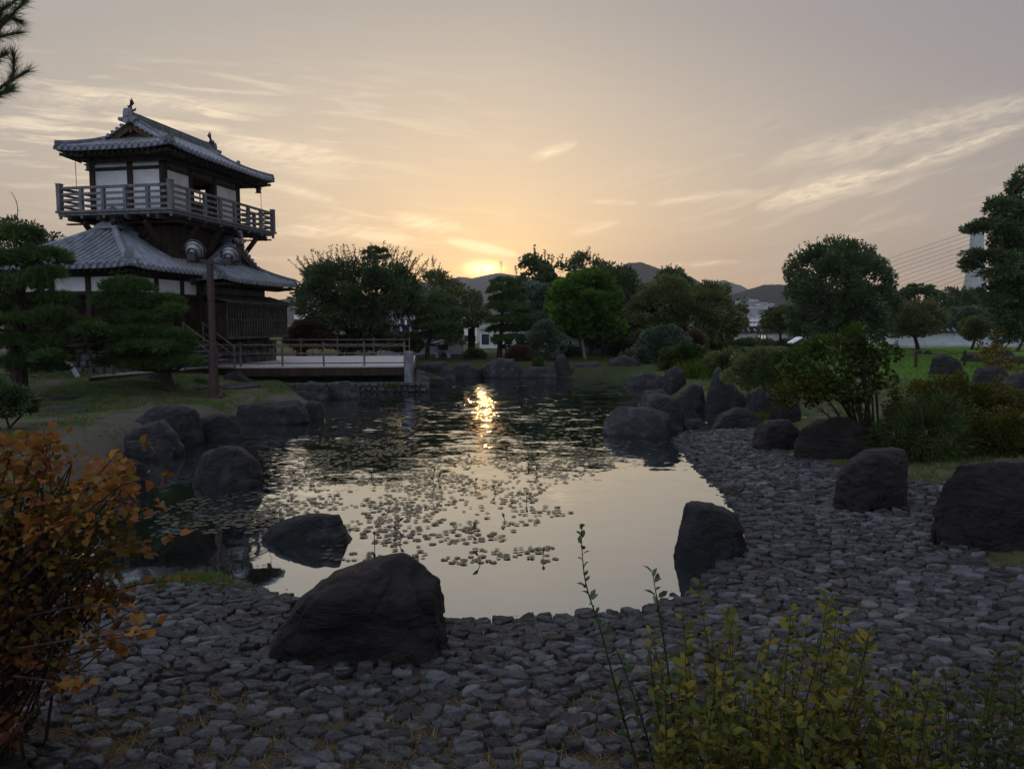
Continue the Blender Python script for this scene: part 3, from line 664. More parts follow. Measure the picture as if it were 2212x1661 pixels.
def ridge(mb, pts, w=.22, h=.2, cap=.07):
    pts = [Vector(p) for p in pts]; prof = [(-.5, -.3), (-.5, .55), (-.36, .6), (-.36, .72), (-.22, .95), (0, 1.03), (.22, .95), (.36, .72), (.36, .6), (.5, .55), (.5, -.3)]
    vs = []; n = len(prof)
    for i, p in enumerate(pts):
        d = (pts[min(i+1, len(pts)-1)]-pts[max(0, i-1)]); d.z = 0; d.normalize(); a = d.cross(Vector((0, 0, 1)))
        for x, z in prof: vs.append(p+a*x*w+Vector((0, 0, z*h)))
    fs = [(i*n+k, i*n+(k+1) % n, (i+1)*n+(k+1) % n, (i+1)*n+k) for i in range(len(pts)-1) for k in range(n)]
    fs += [tuple(range(n)), tuple((len(pts)-1)*n+k for k in range(n))]
    mb.add(vs, fs)
def onigawara(c, d, s=1.0):      # demon-tile plate facing the horizontal direction d
    d = Vector(d).normalized(); a = d.cross(Vector((0, 0, 1))); c = Vector(c); U = Vector((0, 0, 1)); mb = MB()
    o = [(-.5, 0), (-.46, .12), (-.3, .14), (-.27, .36), (-.2, .45), (.2, .45), (.27, .36), (.3, .14), (.46, .12), (.5, 0), (.3, -.06), (-.3, -.06)]
    mb.prism([c+a*x*s*.62+U*z*s for x, z in o], d*.09*s)
    mb.prism([c+d*.09*s+a*x*s*.38+U*(z*.62+.07)*s for x, z in o if z >= 0 and abs(x) < .4], d*.03*s)
    mb.prism([c+d*.09*s+a*math.cos(t_)*.1*s+U*(-.02+math.sin(t_)*.1)*s for t_ in [2*math.pi*k/14 for k in range(14)]], d*.09*s)
    for q_ in (-1, 1): mb.prism([c+a*(q_*.3+math.cos(t_)*.07)*s+U*(.06+math.sin(t_)*.07)*s for t_ in [2*math.pi*k/10 for k in range(10)]], d*.13*s)
    return mb
# ---- upper roof: hip-and-gable, ridge along y
X0, X1, Y0, Y1 = -21.6, -16.85, 23.55, 30.85; CX = (X0+X1)/2; HW = (X1-X0)/2; ZE = 8.92; RISE = 1.2
def zu(d): t_ = d/HW; return RISE*(.72*t_+.28*t_*t_)
VI = 1.05   # verge inset
base, rolls = MB(), MB()
LY = Y1-Y0
for (A_, B_, up) in (((X1, Y0, ZE), (X1, Y1, ZE), (-1, 0, 0)), ((X0, Y1, ZE), (X0, Y0, ZE), (1, 0, 0))):
    roof_face(base, rolls, A_, B_, up, lambda e: (HW if VI <= e <= LY-VI else min(e, LY-e)), zu)
for (A_, B_, up) in (((X0, Y0, ZE), (X1, Y0, ZE), (0, 1, 0)), ((X1, Y1, ZE), (X0, Y1, ZE), (0, -1, 0))):
    roof_face(base, rolls, A_, B_, up, lambda e: min(e, 2*HW-e, VI+.42), zu)
UR = bb(base, 'upper_roof', 'tile_dark'); bb(rolls, 'round_tiles', 'tile', UR)  # darker sheet under the rolls: trough shade put into the tile colour
mb = MB()
zr = ZE+RISE
ridge(mb, [(CX, Y0+VI-.05, zr), (CX, Y1-VI+.05, zr)], .3, .28)
for sx in (-1, 1):
    for ye, dd in ((Y0, 1), (Y1, -1)):
        # descending ridges beside the gables and corner hip ridges
        path = []
        for k in range(8):
            d = HW-.1-(HW-VI+.12)*k/7; path.append((CX+sx*(HW-d), ye+dd*(VI+.38), ZE+zu(d)+.03))
        ridge(mb, path, .2, .19)
        hip = []
        for k in range(7):
            d = .04+(VI+.25)*k/6; hip.append((CX+sx*(HW-d), ye+dd*d, ZE+zu(d)+.14*max(0, 1-d/1.0)**1.5+.02))
        ridge(mb, hip, .2, .19)
ridge(mb, [(CX, Y0+VI-.05, zr+.28), (CX, Y1-VI+.05, zr+.28)], .16, .08)
bb(mb, 'roof_ridge', 'tile_dark', UR)
for ye, dd in ((Y0, -1), (Y1, 1)):
    bb(onigawara((CX, ye-dd*(VI-.02), zr-.02), (0, dd, 0), 1.0), 'ridge_ornament', 'tile', UR)
    for sx in (-1, 1):
        bb(onigawara((CX+sx*(HW-VI+.12), ye-dd*(VI+.38), ZE+zu(VI-.12)+.04), (sx, 0, 0), .62), 'ridge_ornament', 'tile', UR)
        bb(onigawara((CX+sx*(HW-.07), ye-dd*.07, ZE+.15), (sx, dd, 0), .42), 'ridge_ornament', 'tile', UR)
# gable boards and gable wall
for ye, dd in ((Y0, 1), (Y1, -1)):
    yg = ye+dd*(VI+.3); mb = MB(); bz = ZE+zu(VI+.1)
    mb.prism([(CX-HW+VI+.2, yg, bz), (CX+HW-VI-.2, yg, bz), (CX, yg, zr-.05)], (0, dd*.1, 0))
    g = bb(mb, 'gable', 'wood_warm'); mb = MB()
    for sx in (-1, 1):
        for k in range(6):
            d0 = HW-(HW-VI-.05)*k/6; d1 = HW-(HW-VI-.05)*(k+1)/6
            mb.bar((CX+sx*(HW-d0), ye+dd*(VI+.1), ZE+zu(d0)-.14), (CX+sx*(HW-d1), ye+dd*(VI+.1), ZE+zu(d1)-.14), .06, .2)
    mb.box(CX-.05, CX+.05, min(ye+dd*(VI+.04), ye+dd*(VI+.1)), max(ye+dd*(VI+.04), ye+dd*(VI+.1)), zr-.42, zr-.12)
    bb(mb, 'barge_board', 'wood_warm', g); mb = MB()
    for sx in (-1, 1):      # short verge tiles stepping down the gable edge
        for k in range(7):
            d = HW-.12-(HW-VI-.1)*k/6.4; c = Vector((CX+sx*(HW-d), ye+dd*(VI-.06), ZE+zu(d)+.03)); mb.tube([c, c+Vector((0, dd*.4, .02))], [.07, .07], 10)
    bb(mb, 'verge_tiles', 'tile', g)
def fish(y, dd):    # roof-ridge fish: head down, tail raised in the air
    c = Vector((CX, y, zr+.34)); mb = MB(); P_ = [(0, -.02), (.03, .05), (.05, .11), (.04, .18), (-.01, .24), (-.04, .29)]
    pts = [c+Vector((0, -dd*a, b)) for a, b in P_]; mb.tube(pts, [.085, .1, .085, .06, .04, .02], 10)
    for s_ in (-1, 1):
        mb.prism([pts[4]+Vector((s_*.015, 0, -.02)), pts[5]+Vector((s_*.09, dd*.02, .04)), pts[5]+Vector((s_*.04, -dd*.03, .19)), pts[5]+Vector((s_*.0, 0, .03))], (0, dd*.025, 0))
        mb.prism([pts[1]+Vector((s_*.08, 0, 0)), pts[1]+Vector((s_*.2, dd*.03, .1)), pts[1]+Vector((s_*.17, dd*.03, -.02))], (0, dd*.03, 0))
    mb.prism([pts[5], pts[5]+Vector((0, -dd*.14, -.1)), pts[5]+Vector((0, dd*.02, .25))], (.02, 0, 0))
    mb.prism([pts[2]+Vector((0, -dd*.08, 0)), pts[2]+Vector((0, -dd*.18, .06)), pts[3]+Vector((0, -dd*.06, .03))], (.02, 0, 0))
    mb.prism([pts[1]+Vector((0, dd*.06, -.05)), pts[1]+Vector((0, dd*.17, .03)), pts[1]+Vector((0, dd*.07, .06))], (.05, 0, 0))
    bb(mb, 'fish_ornament', 'iron', UR, True)
fish(Y0+VI+.12, 1); fish(Y1-VI-.12, -1)
mb = MB()   # soffit and rafters
mb.box(X0+.25, X1-.25, Y0+.25, Y1-.25, ZE-.17, ZE-.09)
for k in range(19):
    x = X0+.2+k*(X1-X0-.4)/18; mb.bar((x, Y0+.1, ZE-.12), (x, Y0+1.1, ZE-.2), .07, .09); mb.bar((x, Y1-.1, ZE-.12), (x, Y1-1.1, ZE-.2), .07, .09)
for k in range(26):
    y = Y0+.2+k*(Y1-Y0-.4)/25; mb.bar((X0+.1, y, ZE-.12), (X0+1.1, y, ZE-.2), .07, .09); mb.bar((X1-.1, y, ZE-.12), (X1-1.1, y, ZE-.2), .07, .09)
mb.box(X0+.72, X1-.72, Y0+.72, Y0+.86, ZE-.34, ZE-.21); mb.box(X0+.72, X1-.72, Y1-.86, Y1-.72, ZE-.34, ZE-.21)
mb.box(X0+.72, X0+.86, Y0+.87, Y1-.87, ZE-.34, ZE-.21); mb.box(X1-.86, X1-.72, Y0+.87, Y1-.87, ZE-.34, ZE-.21)
bb(mb, 'eave_rafters', 'wood')
# ---- upper room
RX0, RX1, RY0, RY1 = -20.85, -17.9, 24.6, 29.45; ZF = 6.78; ZT = 8.72
mb = MB()
for x in (RX0, CX-.02, RX1):
    for y in (RY0, RY1): mb.box(x-.1, x+.1, y-.1, y+.1, ZF, ZT)
for y in (26.15, 27.75): mb.box(RX1-.09, RX1+.09, y-.09, y+.09, ZF, ZT); mb.box(RX0-.09, RX0+.09, y-.09, y+.09, ZF, ZT)
for z0, z1 in ((8.33, 8.45), (8.66, 8.8), (6.78, 6.9)):
    for y in ((RY0, RY1) if z0 != 8.33 else (RY0,)): mb.box(RX0+.1, RX1-.1, y-.085, y+.085, z0, z1)
    for x in (RX0, RX1): mb.box(x-.085, x+.085, RY0+.1, RY1-.1, z0, z1)
fr = bb(mb, 'room_frame', 'wood')
def panel(x0, x1, y0, y1, z0, z1, mat='plaster', name='wall_panel'):
    mb = MB(); mb.box(x0, x1, y0, y1, z0, z1); return bb(mb, name, mat)
for x0, x1 in ((RX0+.1, CX-.12), (CX+.08, RX1-.1)):
    panel(x0, x1, RY0-.03, RY0+.03, 6.9, 8.33); panel(x0, x1, RY0-.03, RY0+.03, 8.45, 8.66)
    panel(x0, x1, RY1-.03, RY1+.03, 6.9, 7.1)
for xx in (RX1, RX0):
    for y0, y1, w_ in ((RY0+.1, 26.06, 1), (26.24, 27.66, 0), (27.84, RY1-.1, 1)):
        panel(xx-.03, xx+.03, y0, y1, 8.45, 8.66, 'brownwall')
        if w_: panel(xx-.03, xx+.03, y0, y1, 6.9, 8.33)
        else: panel(xx-.03, xx+.03, y0, y1, 6.9, 7.45, 'wood')
mb = MB(); mb.box(RX0+.05, RX1-.05, RY0+.04, RY1-.04, 8.64, 8.655); mb.box(RX0+.05, RX1-.05, RY0+.04, RY1-.04, 6.78, 6.8)
bb(mb, 'room_lining', 'wood_warm')
mb = MB()
for k in range(9): x = RX0+.25+k*.31; mb.box(x-.02, x+.02, RY1-.02, RY1+.02, 7.1, 8.64)
bb(mb, 'window_slats', 'wood_warm')
# ---- balcony
BX0, BX1, BY0, BY1 = -21.5, -16.95, 23.65, 30.75
mb = MB(); mb.box(BX0-.12, BX1+.12, BY0-.12, BY1+.12, 6.66, 6.74); mb.box(BX0-.05, BX1+.05, BY0-.05, BY1+.05, 6.56, 6.659)
bf = bb(mb, 'balcony_floor', 'wood_grey'); mb = MB()
for x in np.linspace(BX0+.5, BX1-.45, 4): mb.box(x-.07, x+.07, BY0-.16, BY1+.16, 6.36, 6.555)
for y in np.linspace(BY0+.5, BY1-.5, 6): mb.box(BX0-.16, BX1+.16, y-.07, y+.07, 6.30, 6.353)
bb(mb, 'floor_beams', 'wood')
def railing(p, q, n, ends=(True, True)):
    p, q = Vector(p), Vector(q); r_ = bb(MB().box(0, .01, 0, .01, 6.7, 6.71), 'balcony_railing', 'wood_grey') if False else None
    d = (q-p).normalized(); mbr = MB(); a_ = d.cross(Vector((0, 0, 1)))
    for z, h, w_ in ((.82, .09, .09), (.60, .085, .045), (.385, .085, .045), (.165, .085, .045)):
        mbr.bar(p+Vector((0, 0, z)), q+Vector((0, 0, z)), w_, h)
    rr = bb(mbr, 'balcony_railing', 'wood_grey')
    for k in range(n+1):
        if (k == 0 and not ends[0]) or (k == n and not ends[1]): continue
        c = p.lerp(q, k/n); big = k in (0, n); mp_ = MB(); w_ = .085 if big else .06
        mp_.box(c.x-w_, c.x+w_, c.y-w_, c.y+w_, 6.741, 6.74+(.95 if big else .83))
        if big: mp_.box(c.x-w_-.015, c.x+w_+.015, c.y-w_-.015, c.y+w_+.015, 6.74+.951, 6.74+.99)
        mp_.box(c.x-.04, c.x+.04, c.y-.04, c.y+.04, 6.45, 6.555)
        bb(mp_, 'railing_post', 'wood_grey', rr)
railing((BX0, BY0, 6.74), (BX1, BY0, 6.74), 5); railing((BX1, BY0, 6.74), (BX1, BY1, 6.74), 7, (False, True))
railing((BX0, BY1, 6.74), (BX1, BY1, 6.74), 5, (True, False)); railing((BX0, BY0, 6.74), (BX0, BY1, 6.74), 7, (False, False))
# ---- lower tower body and struts
mb = MB(); mb.box(-20.95, -17.75, 24.75, 29.6, 4.6, 6.29)
tb = bb(mb, 'tower_body', 'wood'); mb = MB()
for x in np.linspace(-20.95, -17.75, 9): mb.box(x-.03, x+.03, 24.72, 24.748, 4.6, 6.28)
for y in np.linspace(24.75, 29.6, 11): mb.box(-17.748, -17.72, y-.03, y+.03, 4.6, 6.28)
bb(mb, 'battens', 'wood', tb)
for p_, q_ in [((x, 24.7, 5.35), (x, 23.75, 6.32)) for x in (-20.6, -19.4, -18.1)]+[((-17.7, y, 5.4), (-16.95, y, 6.27)) for y in (25.2, 26.6, 28.0, 29.3)]+[((-21., y, 5.35), (-21.5, y, 6.27)) for y in (25.2, 27.2, 29.3)]+[((-19.4, 24.66, 5.5), (-18.5, 24.66, 6.3)), ((-17.68, 26.8, 5.5), (-17.68, 27.9, 6.25))]:
    bb(MB().bar(p_, q_, .13, .16), 'bracket_strut', 'wood')
# lightning conductors on the eave corners
mb = MB()
mb.tube([(BX0+.55, BY0+.2, 6.74), (BX0+.55, BY0+.2, 8.75)], .012, 6); mb.tube([(BX0+.55, BY0+.2, 8.6), (BX0+1.0, BY0+.25, 8.6)], .012, 6); mb.tube([(BX1-.03, BY1-.9, 6.6), (BX1-.03, BY1-.9, 8.85)], .012, 6)
bb(mb, 'lightning_rods', 'iron')
# ---- front annex: square pyramid roof
AX1, AY0, AS = -16.75, 21.2, 6.05; AX0, AY1 = AX1-AS, AY0+AS; AZ = 4.5; AH = AS/2; AR = 1.72
def za(d): t_ = d/AH; return AR*(.8*t_+.2*t_*t_)
base, rolls = MB(), MB()
for A_, B_, up in (((AX0, AY0, AZ), (AX1, AY0, AZ), (0, 1, 0)), ((AX1, AY0, AZ), (AX1, AY1, AZ), (-1, 0, 0)), ((AX1, AY1, AZ), (AX0, AY1, AZ), (0, -1, 0)), ((AX0, AY1, AZ), (AX0, AY0, AZ), (1, 0, 0))):
    roof_face(base, rolls, A_, B_, up, lambda e: min(e, AS-e), za, .1)
AR_ = bb(base, 'annex_roof', 'tile_dark'); bb(rolls, 'round_tiles', 'tile', AR_); mb = MB()  # shade between the rolls painted by the darker base tile
ACX, ACY = (AX0+AX1)/2, (AY0+AY1)/2
for sx in (-1, 1):
    for sy in (-1, 1):
        ridge(mb, [(ACX+sx*(AH-d), ACY+sy*(AH-d), AZ+za(d)+.1*max(0, 1-d)**2) for d in np.linspace(.28, AH-.05, 10)], .24, .2)
bb(mb, 'roof_ridge', 'tile', AR_)
for sx in (-1, 1):
    for sy in (-1, 1): bb(onigawara((ACX+sx*(AH-.26), ACY+sy*(AH-.26), AZ+za(.26)+.06), (sx, sy, 0), .82), 'ridge_ornament', 'tile', AR_)
zt = AZ+AR; mb = MB()
for w_, z0, z1 in ((.46, -.12, .0), (.40, .0, .06), (.34, .06, .12), (.28, .12, .17), (.24, .17, .38), (.3, .38, .42)): mb.box(ACX-w_, ACX+w_, ACY-w_, ACY+w_, zt+z0, zt+z1)
for k_ in (-.1, .1): mb.box(ACX+k_-.07, ACX+k_+.07, ACY-.255, ACY-.241, zt+.22, zt+.34)
mb.lathe((ACX, ACY, zt), [(.2, .42), (.2, .45), (.1, .48), (.1, .52), (.155, .56), (.165, .62), (.13, .68), (.06, .73), (.03, .79), (.005, .84)], 18)
bb(mb, 'roof_finial', 'tile', AR_)
mb = MB(); mb.box(AX0+.3, AX1-.3, AY0+.3, AY1-.3, AZ-.14, AZ-.08)
for k in range(22):
    s_ = .25+k*(AS-.5)/21
    mb.bar((AX0+s_, AY0+.1, AZ-.11), (AX0+s_, AY0+1, AZ-.19), .06, .08); mb.bar((AX1-.1, AY0+s_, AZ-.11), (AX1-1, AY0+s_, AZ-.19), .06, .08)
bb(mb, 'eave_rafters', 'wood')
WX, WY = AX1-.85, AY0+.85
mb = MB()
for x in np.linspace(AX0+.85, WX, 4): mb.box(x-.09, x+.09, WY-.09, WY+.09, 1.4, AZ-.15)
for y in np.linspace(WY, AY1-.85, 4)[1:]: mb.box(WX-.09, WX+.09, y-.09, y+.09, 1.4, AZ-.15)
mb.box(AX0+.85, WX-.09, WY-.07, WY+.07, 3.62, 3.74); mb.box(WX-.07, WX+.07, WY+.09, AY1-.85, 3.62, 3.74)
mb.box(AX0+.85, WX-.09, WY-.07, WY+.07, AZ-.27, AZ-.15); mb.box(WX-.07, WX+.07, WY+.09, AY1-.85, AZ-.27, AZ-.15)
mb.box(AX0+.6, WX+.35, WY-.35, AY1-.6, 1.85, 1.97); mb.box(AX0+.85, WX-.09, WY-.05, WY+.05, 2.4, 2.48); mb.box(WX-.05, WX+.05, WY+.09, AY1-.85, 2.4, 2.48)
bb(mb, 'annex_frame', 'wood')
xs_ = np.linspace(AX0+.85, WX, 4); ys_ = np.linspace(WY, AY1-.85, 4)
for i in range(3):
    panel(xs_[i]+.09, xs_[i+1]-.09, WY-.03, WY+.03, 3.74, AZ-.27); panel(WX-.03, WX+.03, ys_[i]+.09, ys_[i+1]-.09, 3.74, AZ-.27)
mb = MB(); mb.box(AX0+1.2, WX-1.1, WY+1.6, AY1-.9, 1.97, AZ-.16); mb.box(WX-1.1, WX-.12, AY1-1.6, AY1-.9, 1.97, AZ-.16); bb(mb, 'inner_wall', 'wood')
mb = MB(); mb.box(WX-.3, WX-.26, ys_[1]+.2, ys_[1]+1.3, 1.97, 3.55); bb(mb, 'sliding_door', 'wood_warm')
# ---- main block behind: roof ridge along x, gable facing right
MX1, MY0, MY1 = -15.95, 25.2, 31.05; MX0 = -27.0; MZ = 4.28; MH = (MY1-MY0)/2; MCY = (MY0+MY1)/2; MR = 1.75; MI = 1.15
def zm(d): t_ = d/MH; return MR*(.75*t_+.25*t_*t_)
base, rolls = MB(), MB(); LX = MX1-MX0
roof_face(base, rolls, (MX0, MY0, MZ), (MX1, MY0, MZ), (0, 1, 0), lambda e: (MH if e <= LX-MI else LX-e), zm)
roof_face(base, rolls, (MX1, MY1, MZ), (MX0, MY1, MZ), (0, -1, 0), lambda e: (MH if e >= MI else e), zm)
roof_face(base, rolls, (MX1, MY0, MZ), (MX1, MY1, MZ), (-1, 0, 0), lambda e: min(e, 2*MH-e, MI+.45), zm)
MRF = bb(base, 'main_roof', 'tile_dark'); bb(rolls, 'round_tiles', 'tile', MRF); mb = MB(); zq = MZ+MR  # base sheet coloured darker than the rolls to paint the groove shade
ridge(mb, [(MX0, MCY, zq), (MX1-MI+.05, MCY, zq)], .28, .26)
for sy in (-1, 1):
    ridge(mb, [(MX1-MI-.35, MCY+sy*(MH-d), MZ+zm(d)+.03) for d in np.linspace(MH-.1, MI-.1, 8)], .2, .18)
    ridge(mb, [(MX1-d, MCY+sy*(MH-d), MZ+zm(d)+.12*max(0, 1-d)**1.5+.02) for d in np.linspace(.05, MI+.25, 7)], .2, .18)
bb(mb, 'roof_ridge', 'tile_dark', MRF)
bb(onigawara((MX1-MI+.04, MCY, zq), (1, 0, 0), 1.0), 'ridge_ornament', 'tile', MRF)
for sy in (-1, 1):
    bb(onigawara((MX1-MI-.35, MCY+sy*(MH-MI+.1), MZ+zm(MI-.1)+.04), (0, sy, 0), .62), 'ridge_ornament', 'tile', MRF)
    bb(onigawara((MX1-.08, MCY+sy*(MH-.08), MZ+.13), (1, sy, 0), .42), 'ridge_ornament', 'tile', MRF)
xg = MX1-MI-.32; mb = MB(); bz = MZ+zm(MI+.12)
mb.prism([(xg, MCY-MH+MI+.2, bz), (xg, MCY+MH-MI-.2, bz), (xg, MCY, zq-.06)], (-.1, 0, 0)); g = bb(mb, 'gable', 'brownwall'); mb = MB()
for k in range(9):
    y = MCY-1.3+k*.325; top = bz+(zq-.12-bz)*(1-abs(y-MCY)/(MH-MI-.15)); mb.box(xg, xg+.035, y-.025, y+.025, bz, max(bz+.05, top))
mb.box(xg+.036, xg+.07, MCY-1.5, MCY+1.5, bz-.02, bz+.09); bb(mb, 'gable_lattice', 'wood_grey', g); mb = MB()
for sy in (-1, 1):
    for k in range(6):
        d0 = MH-(MH-MI-.05)*k/6; d1 = MH-(MH-MI-.05)*(k+1)/6
        mb.bar((MX1-MI-.08, MCY+sy*(MH-d0), MZ+zm(d0)-.13), (MX1-MI-.08, MCY+sy*(MH-d1), MZ+zm(d1)-.13), .06, .2)
bb(mb, 'barge_board', 'wood_warm', g); mb = MB()
for sy in (-1, 1):
    for k in range(8):
        d = MH-.1-(MH-MI-.08)*k/7.3; c = Vector((MX1-MI+.07, MCY+sy*(MH-d), MZ+zm(d)+.03)); mb.tube([c, c+Vector((-.42, 0, .02))], [.07, .07], 10)
bb(mb, 'verge_tiles', 'tile', g)
mb = MB(); mb.box(-26.6, MX1-.3, MY0+.3, MY1-.3, MZ-.15, MZ-.09)
for k in range(22): y = MY0+.2+k*(MY1-MY0-.4)/21; mb.bar((MX1-.08, y, MZ-.11), (MX1-1, y, MZ-.19), .06, .08)
bb(mb, 'eave_rafters', 'wood')
mb = MB(); mb.box(-26.5, -17.35, 25.85, 30.6, 1.9, MZ-.16); mw = bb(mb, 'main_wall', 'wood'); mb = MB()
mb.box(-17.348, -17.3, 26.0, 30.5, 3.72, 4.08); bb(mb, 'wall_band', 'brownwall', mw); mb = MB()
# lattice bay with its lean-to roof
mb.box(-17.3, -16.42, 25.9, 30.75, 2.02, 3.45); lb = bb(mb, 'lattice_bay', 'wood'); mb = MB()
for k in range(25): y = 26.0+k*.195; mb.box(-16.40, -16.34, y-.035, y+.035, 2.14, 3.44)
mb.box(-16.41, -16.31, 25.9, 30.75, 2.02, 2.13); mb.box(-16.41, -16.31, 25.9, 30.75, 3.36, 3.46); mb.box(-16.38, -16.335, 25.9, 30.75, 2.75, 2.8)
bb(mb, 'lattice_bars', 'wood_mid', lb); mb = MB()
mb.prism([(-17.3, 25.7, 3.76), (-16.1, 25.7, 3.44), (-16.1, 25.7, 3.48), (-17.3, 25.7, 3.82)], (0, 5.2, 0))
for k in range(15): y = 25.8+k*.36; mb.bar((-17.3, y, 3.83), (-16.1, y, 3.49), .05, .03)
bb(mb, 'lean_to_roof', 'wood_mid', lb); mb = MB()
for y in (26.3, 27.9, 29.5): mb.box(-16.75, -16.6, y-.08, y+.08, 1.7, 2.02)
bb(mb, 'bay_props', 'wood', lb)
def stone_face(mb, p, q, z0, z1, seed, rowh=.26, dep=.1):
    p, q = Vector((*p, 0)), Vector((*q, 0)); L = (q-p).length; d = (q-p)/L; nrm_ = Vector((d.y, -d.x, 0)); r_ = random.Random(seed); z = z0
    while z < z1-.04:
        h = min(rowh*r_.uniform(.75, 1.25), z1-z); s = 0.0
        while s < L:
            l = min(r_.uniform(.22, .5)*rowh/.26, L-s); a = p+d*(s+.01)+nrm_*r_.uniform(-.03, .03); b = p+d*(s+l-.01)+nrm_*r_.uniform(-.03, .03); o_ = nrm_*dep
            j = lambda: Vector((0, 0, r_.uniform(-.03, .03)))
            q0 = [a+Vector((0, 0, z+.01)), b+Vector((0, 0, z+.01)), b+Vector((0, 0, z+h-.01)), a+Vector((0, 0, z+h-.01))]
            q0 = [v_+j() for v_ in q0]; c_ = sum(q0, Vector())/4; q1 = [c_+(v_-c_)*.78+o_+j()*.6 for v_ in q0]; q2 = [c_+(v_-c_)*1.02-nrm_*.2 for v_ in q0]
            vs = q2+q0+q1; fs = [(8, 9, 10, 11)]+[(i+4, (i+1) % 4+4, (i+1) % 4+8, i+8) for i in range(4)]+[(i, (i+1) % 4, (i+1) % 4+4, i+4) for i in range(4)]
            mb.add(vs, fs); s += l
        z += h
mb = MB(); mb.box(-26.5, -17.05, 25.9, 30.7, .3, 1.88); mb.box(AX0+.7, WX+.1, WY+.0, AY1, .3, 1.8)
stone_face(mb, (AX0+.7, WY-.02), (WX+.12, WY-.02), .4, 1.8, 3); stone_face(mb, (WX+.12, WY-.02), (WX+.12, 26.2), .4, 1.8, 4); stone_face(mb, (-17.03, 26.0), (-17.03, 30.8), .4, 1.88, 5)
bb(mb, 'stone_base', 'stonewall')
# ---- wooden steps with handrail at the side of the annex
def fr(x, y, z=0.0):    # turret frame to world
    return Vector((x*math.cos(BA)+y*math.sin(BA), -x*math.sin(BA)+y*math.cos(BA), z))
p0 = fr(-17.0, 24.6)
st = empty('wooden_steps', (p0.x, p0.y, .9), 'wooden steps with a handrail climbing to the annex beside the lattice bay', 'steps')
mb = MB()
for k in range(5): mb.add([fr(x, y, z) for z in (1.75-k*.17, 1.79-k*.17) for x, y in ((-17.1+k*.25, 24.3), (-16.82+k*.25, 24.3), (-16.82+k*.25, 25.5), (-17.1+k*.25, 25.5))], [(0, 3, 2, 1), (4, 5, 6, 7), (0, 1, 5, 4), (1, 2, 6, 5), (2, 3, 7, 6), (3, 0, 4, 7)])
mb.build('steps', M['wood_grey'], st, st.location); mb = MB()
for y in (24.3, 25.5):
    mb.tube([fr(-17.1, y, 2.65), fr(-15.8, y, 1.75)], .03, 6); mb.tube([fr(-17.1, y, 2.3), fr(-15.8, y, 1.4)], .025, 6)
    for x, z in ((-17.1, 2.7), (-15.8, 1.8)): mb.tube([fr(x, y, .9), fr(x, y, z)], .04, 6)
mb.build('handrail', M['bamboo'], st, st.location)
# ---- wind bells
def bell(p, label):
    o = empty('wind_bell', p, label, 'wind bell', 'wind bells under the upper eaves'); mb = MB()
    mb.lathe(p, [(.005, -.1), (.03, -.11), (.06, -.15), (.17, -.19), (.165, -.21), (.1, -.22), (.105, -.36), (.14, -.38), (.14, -.4), (.02, -.4)], 6); mb.build('bell_body', M['iron'], o, p)
    mb = MB(); mb.tube([p, Vector(p)-Vector((0, 0, .1))], .012, 6); mb.build('hook', M['iron'], o, p)
bell(fr(BX0+1.02, BY0+.3, 8.62), 'dark hanging bell under the left corner of the upper eaves'); bell(fr(BX1-.35, BY1-.55, 8.78), 'dark hanging bell under the right far corner of the upper eaves')

# ------------------------------------------------------------------ deck over the pond
DA = R(7); DF = Vector((-3.9, 28.9, .97))
def dk(u, v, z=.97):    # u to the left along the front, v away from the viewpoint
    return Vector((DF.x-u*math.cos(DA)-v*math.sin(DA), DF.y-u*math.sin(DA)+v*math.cos(DA), z))
D_ = empty('viewing_deck', DF, 'broad plank deck with a dark fascia reaching over the pond before the turret', 'deck')
mb = MB(); r_ = random.Random(4); u = 0
while u < 11.4:
    wd = .19; h = .97+r_.uniform(-.004, .004)
    mb.add([dk(u+.006, 0, h-.05), dk(u+wd-.006, 0, h-.05), dk(u+wd-.006, 9.2, h-.05), dk(u+.006, 9.2, h-.05), dk(u+.006, 0, h), dk(u+wd-.006, 0, h), dk(u+wd-.006, 9.2, h), dk(u+.006, 9.2, h)],
           [(0, 3, 2, 1), (4, 5, 6, 7), (0, 1, 5, 4), (1, 2, 6, 5), (2, 3, 7, 6), (3, 0, 4, 7)]); u += wd
mb.build('deck_boards', M['deck'], D_, DF); mb = MB()
mb.bar(dk(-.02, -.04, .76), dk(11.4, -.04, .76), .08, .3); mb.bar(dk(-.04, -.05, .76), dk(-.04, 9.2, .76), .08, .3); mb.bar(dk(0, .6, .7), dk(11.4, .6, .7), .2, .3)
mb.build('fascia', M['wood'], D_, DF); mb = MB()
for u in (.8, 4, 7.2, 10.4):
    for v in (1.6, 5): c = dk(u, v); mb = MB().tube([(c.x, c.y, -.6), (c.x, c.y, .9)], .12, 10); mb.build('pier', M['wood'], D_, DF)
c = dk(.17, -.3); mb = MB(); mb.tube([(c.x, c.y, -.4), (c.x, c.y, 1.52)], [.2, .185], 16); mb.tube([(c.x, c.y, 1.52), (c.x, c.y, 1.56)], [.185, .15], 16)
o = mb.build('mooring_pile', M['wood_grey'], None, origin=(c.x, c.y, 0), smooth=False); tag(o, 'thick weathered wooden pile rising from the water at the deck corner', 'pile')
mb = MB(); stone_face(mb, dk(7.4, -.62)[:2], dk(-.5, -.62)[:2], -.15, .36, 9, .19, .12); stone_face(mb, dk(-.5, -.62)[:2], dk(-.5, 5)[:2], -.15, .36, 10, .19, .12)
mb.bar(dk(7.4, -.42, .08), dk(-.3, -.42, .08), .36, .5); mb.bar(dk(-.3, -.6, .081), dk(-.3, 5, .081), .36, .5); mb.add([dk(7.4, -.6, .34), dk(-.48, -.6, .34), dk(-.48, 8, .34), dk(7.4, 8, .34)], [(0, 1, 2, 3)])
